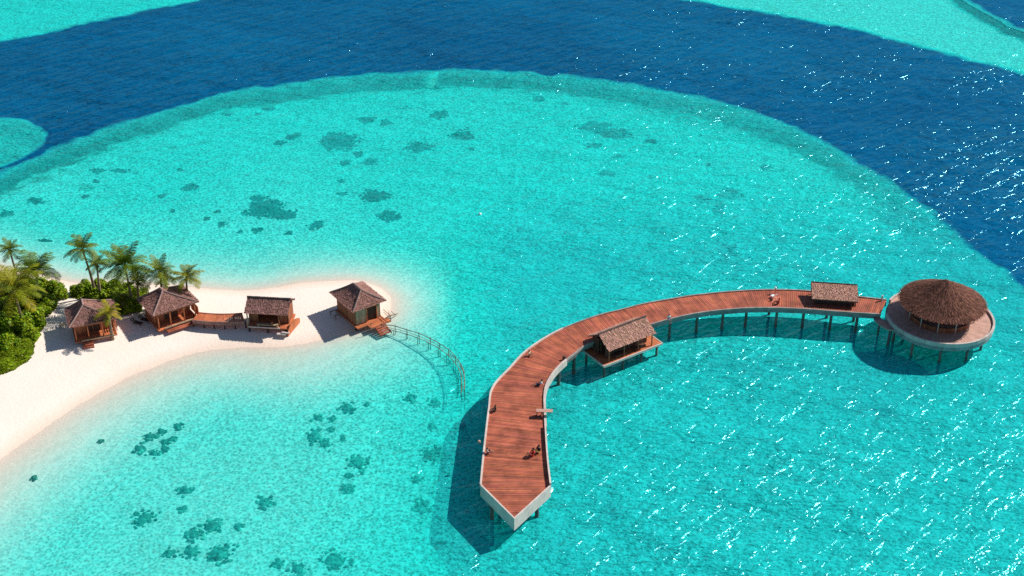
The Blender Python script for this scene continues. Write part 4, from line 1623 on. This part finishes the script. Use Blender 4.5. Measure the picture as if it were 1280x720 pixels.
# ------------------------------------------------------------------ shrubs
def shrub_mesh(seed, r=1.0, n=2300):
    rnd = random.Random(seed)
    mb = MB()
    lobes = []
    for i in range(9):
        a = rnd.uniform(0, 6.28)
        q = rnd.uniform(.15, .62)
        lobes.append((Vector((math.cos(a) * q, math.sin(a) * q, rnd.uniform(.30, .72))), rnd.uniform(.3, .46)))
    lobes.append((Vector((0, 0, .55)), .5))
    for i in range(n):
        c, lr = rnd.choice(lobes)
        d = Vector((rnd.gauss(0, 1), rnd.gauss(0, 1), rnd.gauss(0.25, 1))).normalized()
        p = c + d * lr * rnd.uniform(.72, 1.06)
        if p.z < 0:
            continue
        nn = (d + Vector((rnd.uniform(-.7, .7), rnd.uniform(-.7, .7), rnd.uniform(-.1, .9)))).normalized()
        x = nn.cross(Vector((rnd.uniform(-1, 1), rnd.uniform(-1, 1), rnd.uniform(-1, 1)))).normalized()
        y = nn.cross(x)
        s = rnd.uniform(.05, .12)
        g = rnd.uniform(.4, 1.7)
        col = (g * rnd.uniform(.75, 1.5), g, g * .9)
        mb.face([p - y * s, p + x * s * .7, p + y * s * 1.1, p - x * s * .7], col)
    st = MB()
    for i in range(7):
        c, lr = lobes[i]
        st.tube([(0, 0, -.1), c * .5 + Vector((0, 0, -.05)), c], [.04, .03, .012], 5)
    return mb, st


protos = []
for k in range(5):
    mbs, sts = shrub_mesh(200 + k)
    protos.append((mbs, sts))
shrub_me = []


def shrub(px, py, r, hgt_, label, group, seed):
    rnd = random.Random(seed)
    k = seed % 5
    x, y = ray_xy(px, py, 1.2 + hgt_ * .6)
    zg = max(ground(x, y), .5)
    root = thing('shrub', label, 'shrub', (x, y, zg - .1), rnd.uniform(0, 6.28), group)
    if k >= len(shrub_me):
        while len(shrub_me) <= k:
            q = protos[len(shrub_me)]
            f = q[0].build('foliage', M['leaf'])
            s = q[1].build('stem', M['bark'])
            shrub_me.append((f.data, s.data))
            bpy.data.objects.remove(f)
            bpy.data.objects.remove(s)
    for nm, me in zip(('foliage', 'stem'), shrub_me[k]):
        o = bpy.data.objects.new(nm, me)
        COL.objects.link(o)
        o.parent = root
    root.scale = (r, r, hgt_)


SHA = [(2, 343, 2.3, 2.8), (27, 350, 2.4, 3.0), (50, 350, 2.3, 2.8), (67, 353, 1.9, 2.2), (77, 361, 1.4, 1.6), (41, 368, 2.2, 2.6),
       (60, 374, 1.8, 2.0), (14, 378, 2.4, 2.8), (45, 392, 2.1, 2.4), (24, 400, 2.3, 2.6), (3, 402, 2.2, 2.8), (52, 384, 1.6, 1.8), (35, 413, 1.9, 1.9), (9, 424, 2.2, 1.9)]
SHB = [(93, 356, 1.5, 1.5), (107, 353, 1.8, 2.0), (124, 352, 2.0, 2.3), (142, 354, 2.1, 2.4), (159, 357, 2.0, 2.2), (173, 362, 1.7, 2.0),
       (150, 369, 1.9, 2.1), (136, 364, 1.8, 2.1), (166, 373, 1.7, 1.9), (159, 383, 1.4, 1.4), (119, 363, 1.7, 2.0), (171, 382, 1.0, 1.1)]
for lst, wh, grp in ((SHA, 'shrubs at the left edge', 'shrubs at the left edge of the island'),
                     (SHB, 'shrubs between the two left huts', 'shrubs between the two left huts')):
    for k, (px, py, r, h_) in enumerate(lst):
        shrub(px, py, r, h_, 'dense green shrub, %s of %s %s' % (ordinal(lst, k), NUM[len(lst)], wh), grp, 300 + k + len(wh))
for k, (px, py, r, h_) in enumerate([(-18, 352, 2.4, 3.0), (-20, 385, 2.4, 3.0), (-22, 415, 2.4, 2.8), (-30, 440, 2.4, 2.0)]):
    shrub(px, py, r, h_, 'dense green shrub cut by the left picture edge, %s of four going down' % ('first', 'second', 'third', 'fourth')[k], 'shrubs past the left edge', 400 + k)

# low ground cover
GC = poly([(-60, 352), (40, 352), (72, 360), (66, 378), (60, 392), (54, 410), (49, 428), (38, 446), (20, 458), (0, 467), (-60, 480)], 1.2)
GC2 = poly([(88, 360), (180, 366), (178, 380), (170, 389), (152, 392), (140, 380), (110, 374), (92, 368)], 1.2)
rnd = random.Random(88)
mb = MB()
for gp, dens in ((GC, 130), (GC2, 50)):
    lo, hi = gp.min(0), gp.max(0)
    area = (hi - lo).prod()
    q = np.array([(rnd.uniform(lo[0], hi[0]), rnd.uniform(lo[1], hi[1])) for _ in range(int(area * dens))])
    s = sdist(q, gp) + (fbm(q[:, 0], q[:, 1], 2.0) - .5) * 1.8
    tz_, _, _ = terrain(q)
    hh_ = fbm(q[:, 0] + 30, q[:, 1], 1.6)
    for (x, y), sv, z, hv in zip(q, s, tz_, hh_):
        if sv < 0:
            continue
        hm = min(1, sv / 1.2)
        p = Vector((x, y, z + hm * (0.25 + .75 * hv) * rnd.uniform(.75, 1.0)))
        nn = Vector((rnd.uniform(-.6, .6), rnd.uniform(-.6, .6), 1)).normalized()
        xx = nn.cross(Vector((rnd.uniform(-1, 1), rnd.uniform(-1, 1), 0))).normalized()
        yy = nn.cross(xx)
        sz = rnd.uniform(.11, .21)
        g = rnd.uniform(.5, 1.3)
        mb.face([p - yy * sz, p + xx * sz * .7, p + yy * sz, p - xx * sz * .7], (g * rnd.uniform(.9, 1.4), g, g * .8))
gco = mb.build('ground_cover', M['leaf'])
tag(gco, 'low bright green creepers spreading over the sand at the left', 'ground cover', kind='stuff')


# ------------------------------------------------------------------ people
SKIN = cloth('skin', (0.42, 0.22, 0.14))
HAIRM = cloth('dark_hair', (0.03, 0.018, 0.012))
cloths = {k: cloth('cloth_' + k, c) for k, c in {'red': (0.62, 0.02, 0.025), 'black': (0.02, 0.02, 0.025), 'white': (0.75, 0.75, 0.75),
                                                'navy': (0.03, 0.05, 0.11), 'grey': (0.35, 0.37, 0.4), 'beige': (0.6, 0.45, 0.3),
                                                'yellow': (0.5, 0.42, 0.08), 'blue': (0.1, 0.25, 0.5), 'maroon': (0.2, 0.02, 0.03)}.items()}


def skinned(name, verts, edges, radii, mat, parent, sub=1, extra=None):
    me = bpy.data.meshes.new(name)
    me.from_pydata([tuple(v) for v in verts], edges, [])
    o = bpy.data.objects.new(name, me)
    COL.objects.link(o)
    md = o.modifiers.new('skin', 'SKIN')
    md.use_smooth_shade = True
    o.modifiers.new('sub', 'SUBSURF').levels = sub
    for i, r in enumerate(radii):
        sv = me.skin_vertices[0].data[i]
        sv.radius = (r, r)
        sv.use_root = (i == 0)
    dg = bpy.context.evaluated_depsgraph_get()
    new = bpy.data.meshes.new_from_object(o.evaluated_get(dg))
    bpy.data.objects.remove(o)
    if extra is not None and extra.v:
        n0 = len(new.vertices)
        vs = [tuple(v.co) for v in new.vertices] + extra.v
        fs = [tuple(p.vertices) for p in new.polygons] + [tuple(i + n0 for i in f) for f in extra.f]
        new = bpy.data.meshes.new(name)
        new.from_pydata(vs, [], fs)
        new.polygons.foreach_set('use_smooth', [True] * len(new.polygons))
    new.name = name
    new.materials.clear()
    new.materials.append(mat)
    ob = bpy.data.objects.new(name, new)
    COL.objects.link(ob)
    ob.parent = parent
    return ob


def person(px, py, z, rz, pose, top, bottom, label, scale=1.0):
    """facing local +x; origin on the floor under the pelvis"""
    c = P(px, py, z)
    root = thing('person', label, 'person', c, rz, 'people resting on the jetty')
    root.scale = (scale,) * 3
    V = Vector
    if pose == 'floor':        # sitting, knees drawn up, hands on knees
        pel, chest, neck, head = V((0, 0, .13)), V((-.10, 0, .44)), V((-.07, 0, .60)), V((-.02, 0, .74))
        knee, ank, toe = V((.40, .13, .42)), V((.62, .12, .07)), V((.80, .13, .04))
        elb, wri = V((.12, .24, .32)), V((.34, .15, .44))
        hd = V((.6, -.2, -.2)).normalized()
    elif pose == 'recline':    # leaning back on the arms, legs out
        pel, chest, neck, head = V((0, 0, .12)), V((-.22, 0, .38)), V((-.29, 0, .54)), V((-.28, 0, .68))
        knee, ank, toe = V((.46, .11, .20)), V((.88, .12, .07)), V((.93, .13, .20))
        elb, wri = V((-.42, .26, .26)), V((-.48, .27, .05))
        hd = V((-.15, .15, -.3)).normalized()
    elif pose == 'edge':       # sitting on a kerb or seat, legs hanging
        pel, chest, neck, head = V((0, 0, .14)), V((-.02, 0, .48)), V((0, 0, .63)), V((.04, 0, .77))
        knee, ank, toe = V((.42, .10, .14)), V((.44, .10, -.26)), V((.60, .11, -.30))
        elb, wri = V((.04, .25, .24)), V((.30, .12, .21))
        hd = V((.7, -.1, -.2)).normalized()
    else:                      # kneel / crouch leaning forward
        pel, chest, neck, head = V((0, 0, .30)), V((.18, 0, .58)), V((.27, 0, .70)), V((.36, 0, .80))
        knee, ank, toe = V((.36, .15, .10)), V((-.02, .14, .07)), V((-.16, .14, .04))
        elb, wri = V((.42, .22, .40)), V((.58, .13, .26))
        hd = V((.6, -.1, -.5)).normalized()
    mir = lambda q: V((q.x, -q.y, q.z))
    hipj, sh = V((pel.x, .09, pel.z)), chest.lerp(neck, .55) + V((0, .19, 0))
    wst = pel.lerp(chest, .5)
    vs = [pel, wst, chest, neck, head - (head - neck) * .25]
    rs = [.135, .115, .135, .055, .06]
    es = [(0, 1), (1, 2), (2, 3), (3, 4)]

    def add(chain, start, rr4):
        p = start
        for q, r_ in zip(chain, rr4):
            vs.append(q)
            rs.append(r_)
            es.append((p, len(vs) - 1))
            p = len(vs) - 1
    for m_ in (lambda q: q, mir):
        add([m_(sh), m_(elb), m_(wri)], 2, [.06, .042, .026])
        add([m_(hipj), m_(hipj.lerp(knee, .5)), m_(knee), m_(knee.lerp(ank, .4)), m_(ank), m_(toe)], 0, [.095, .082, .055, .052, .034, .028])
    ex = MB()
    # head with nose, ears, eyes
    ex.blob(head + (head - neck).normalized() * .02, .1, 3, 1, 1.22, .02, (12, 9))
    ex.blob(head + V((.1, 0, -.005)), .016, 1, seg=(6, 4))
    for s in (-1, 1):
        ex.blob(head + V((0, s * .098, 0)), .02, 1, seg=(6, 4))
        ex.blob(head + V((.088, s * .036, .025)), .012, 1, seg=(6, 4))
    # hands: palm, four fingers, thumb
    for s in (1, -1):
        w_ = V((wri.x, wri.y * s, wri.z))
        dd = V((hd.x, hd.y * s, hd.z)).normalized()
        sd2 = dd.cross(V((0, 0, 1))).normalized()
        ex.blob(w_ + dd * .045, .042, 2, squash=.6, jit=.05, seg=(8, 6))
        for k in range(4):
            b_ = w_ + dd * .07 + sd2 * (.024 - .016 * k)
            ln_ = (.06, .072, .066, .05)[k]
            ex.tube([b_, b_ + dd * ln_ * .55, b_ + dd * ln_ * .85 - V((0, 0, .018))], [.009, .008, .006], 6)
        b_ = w_ + dd * .025 + sd2 * .032
        ex.tube([b_, b_ + sd2 * .025 + dd * .025, b_ + sd2 * .03 + dd * .05], [.011, .009, .007], 6)
    body = skinned('body', vs, es, rs, SKIN, root, 1, ex)
    # shirt
    e2 = sh.lerp(elb, .75)
    skinned('shirt', [wst * .75 + pel * .25, chest, neck - (neck - chest) * .2, sh, e2, mir(sh), mir(e2)], [(0, 1), (1, 2), (1, 3), (3, 4), (1, 5), (5, 6)],
            [.142, .158, .075, .085, .062, .085, .062], cloths[top], root)
    k2 = hipj.lerp(knee, .88)
    skinned('shorts', [pel, wst * .6 + pel * .4, hipj, k2, mir(hipj), mir(k2)], [(0, 1), (0, 2), (2, 3), (0, 4), (4, 5)],
            [.152, .142, .112, .082, .112, .082], cloths[bottom], root)
    hb = MB()
    hb.blob(head + V((-.022, 0, .035)), .112, 5, 1, 1.12, .08, (12, 8))
    hb.build('hair', HAIRM, root, smooth=True)
    return root


person(666, 570, ZD, math.radians(200), 'floor', 'red', 'red', 'person in red sitting beside one in black near the jetty head', 1.4)
person(673, 566, ZD, math.radians(215), 'floor', 'black', 'yellow', 'person in a black shirt sitting just right of the one in red', 1.35)
person(619, 514, ZD, math.radians(195), 'floor', 'black', 'black', 'person all in black sitting by the left kerb of the jetty', 1.12)
person(674, 481.5, ZD, math.radians(185), 'recline', 'white', 'navy', 'person in white top and navy shorts leaning back by the inner kerb', 1.1)
person(609.5, 567, ZD, math.radians(20), 'floor', 'grey', 'maroon', 'person in grey top and maroon shorts sitting near the jetty head', 1.08)
person(662, 444.5, ZD, math.radians(-30), 'floor', 'beige', 'beige', 'person in beige clothes sitting at the outer kerb on the bend of the jetty', 1.08)
person(836, 399.5, ZD + .12, math.radians(-70), 'edge', 'white', 'blue', 'person in white top and blue shorts sitting just right of the jetty hut', 1.05)
person(973, 380, ZD, math.radians(170), 'floor', 'red', 'maroon', 'person in a red top sitting alone in the middle of the far jetty', 1.12)

# towel and white folding chair near the far person
q = P(966.5, 372.5, ZD)
ch = thing('deck_chair', 'thin white folding chair on the far jetty beside the person in red', 'chair', q, math.radians(120))
mb = MB()
for s in (-1, 1):
    mb.tube([(-.55, s * .28, .02), (.35, s * .28, .42)], .025, 6)
    mb.tube([(.45, s * .28, .02), (-.2, s * .28, .38), (-.65, s * .28, .95)], .025, 6)
mb.build('frame', M['white'], ch)
mb = MB()
mb.hexa([(-.2, -.25, .33), (.35, -.25, .38), (.35, .25, .38), (-.2, .25, .33)], [(-.2, -.25, .36), (.35, -.25, .41), (.35, .25, .41), (-.2, .25, .36)])
mb.build('seat', M['white'], ch)
mb = MB()
mb.hexa([(-.62, -.25, .9), (-.22, -.25, .38), (-.22, .25, .38), (-.62, .25, .9)], [(-.59, -.25, .92), (-.19, -.25, .4), (-.19, .25, .4), (-.59, .25, .92)])
mb.build('backrest', M['white'], ch)

# plank bench that overhangs the inner edge
q = P(679, 520, ZD)
be = thing('plank_bench', 'pale pink plank bench set across the inner edge of the jetty head', 'bench', q, math.radians(-3))
mb = MB()
for i in range(4):
    mb.box((.15, -.24 + i * .16, .86), (2.1, .145, .06), R.uniform(.9, 1.1))
mb.build('seat', M['pale_floor'], be)
for x in (-.8, -.25):
    mb = MB()
    mb.box((x, 0, .41), (.09, .5, .82), 1)
    mb.build('leg', M['dark'], be)
mb = MB()
mb.tube([(1.0, -.25, .80), (.35, -.25, -.2)], .035, 6)
mb.tube([(1.0, .25, .80), (.35, .25, -.2)], .035, 6)
mb.build('brace', M['dark'], be)

# bracket lamp, light post, bollard
q = P(602.5, 555, ZD - .1)
la = thing('bracket_lamp', 'small bracket lamp sticking out from the left edge near the jetty head', 'lamp', q)
mb = MB()
mb.tube([(.35, 0, -.05), (-.25, 0, .1), (-.35, 0, .25)], .035, 6)
mb.build('arm', M['dark'], la)
mb = MB()
mb.tube([(-.35, 0, .18), (-.35, 0, .28), (-.35, 0, .5), (-.35, 0, .56)], [.1, .19, .16, .04], 10)
mb.build('lantern', M['pale_floor'], la)
q = P(968.8, 366.5, ZD)
lp_ = thing('light_post', 'short light post with white top at the far kerb of the jetty', 'lamp', q)
mb = MB()
mb.tube([(0, 0, 0), (0, 0, .75)], .07, 8)
mb.build('post', M['orange'], lp_)
mb = MB()
mb.tube([(0, 0, .75), (0, 0, .8), (0, 0, 1.05), (0, 0, 1.1)], [.1, .17, .15, .03], 10)
mb.build('lantern', M['white'], lp_)
q = P(705, 449.5, ZD)
bo = thing('mooring_bollard', 'small dark mooring bollard at the inner kerb left of the jetty hut', 'bollard', q)
mb = MB()
mb.tube([(0, 0, 0), (0, 0, .08), (0, 0, .1), (0, 0, .4), (0, 0, .42), (0, 0, .52)], [.22, .22, .12, .12, .2, .18], 12)
mb.build('body', M['dark'], bo)
mb = MB()
mb.tube([(-.3, 0, .3), (.3, 0, .3)], .05, 8)
mb.build('crossbar', M['dark'], bo)
q = P(1102, 376, ZD)
po = thing('gate_post', 'small pale gate post where the jetty meets the round pavilion deck', 'post', q)
mb = MB()
mb.tube([(0, 0, 0), (0, 0, .8)], [.13, .11], 10)
mb.build('shaft', M['concrete'], po)
mb = MB()
mb.blob((0, 0, .86), .15, 1, 1, .8, .02, (10, 6))
mb.build('cap', M['white'], po)

# lounger behind the leftmost hut, in the hut shadow, and a small table
for (px, py, rz, nm, lb) in ((171, 403, 2.7, 'sun_lounger', 'left one of two dark sun loungers in the shade between the two left huts'),
                             (180, 399, 2.7, 'sun_lounger', 'right one of two dark sun loungers in the shade between the two left huts')):
    q = P(px, py, 1.25)
    q.z = ground(q.x, q.y)
    lo_ = thing(nm, lb, 'sun lounger', q, rz, 'sun loungers between the two left huts')
    mb = MB()
    for s in (-1, 1):
        mb.tube([(-.95, s * .3, .32), (.3, s * .3, .32), (.9, s * .3, .68)], .035, 6)
    mb.build('frame', M['dark'], lo_)
    mb = MB()
    for i in range(10):
        x = -.9 + i * .13
        mb.box((x, 0, .35), (.1, .56, .03), 1.2)
    for i in range(5):
        mb.box((.38 + i * .12, 0, .40 + i * .07), (.1, .56, .03), 1.2)
    mb.build('slats', M['dark'], lo_)
    for x in (-.85, .3):
        for s in (-1, 1):
            mb = MB()
            mb.tube([(x, s * .3, 0), (x, s * .3, .32)], .03, 6)
            mb.build('leg', M['dark'], lo_)
q = P(79, 408, 1.2)
q.z = ground(q.x, q.y)
tb = thing('side_table', 'small low table on the sand at the left corner of the leftmost hut', 'table', q, .2)
mb = MB()
mb.box((0, 0, .5), (.9, .6, .06), 1)
mb.build('table_top', M['bamboo'], tb)
for sx in (-1, 1):
    for sy in (-1, 1):
        mb = MB()
        mb.tube([(sx * .36, sy * .22, -.05), (sx * .36, sy * .22, .48)], .03, 6)
        mb.build('leg', M['dark'], tb)
# driftwood by the end hut steps
q = P(489, 395, .3)
q.z = ground(q.x, q.y)
dw = thing('driftwood', 'pale driftwood branch washed up right of the end hut steps', 'driftwood', q, .6)
mb = MB()
mb.tube([(-1.3, 0, .1), (-.3, .1, .45), (.5, -.1, .5), (1.3, .2, .15)], [.12, .13, .1, .05], 8)
mb.build('log', M['bamboo'], dw, smooth=True)
for a_, b_ in (((-.3, .1, .4), (-.1, .5, 1.1)), ((.4, -.1, .5), (.8, -.6, .9)), ((.5, -.1, .5), (.3, .5, .9)), ((-.6, .05, .35), (-1.0, -.5, .7))):
    mb = MB()
    mb.tube([a_, b_], [.06, .025], 6)
    mb.build('branch', M['rope'], dw, smooth=True)
# buoy
q = P(600, 268, 0)
bu = thing('buoy', 'tiny white buoy floating in the open middle of the lagoon', 'buoy', q)
mb = MB()
mb.blob((0, 0, .05), .28, 1, 1, .9, .0, (12, 8))
mb.build('float', M['white'], bu, smooth=True)
mb = MB()
mb.tube([(0, 0, .25), (0, 0, .42)], .03, 6)
mb.build('top_ring', M['dark'], bu)
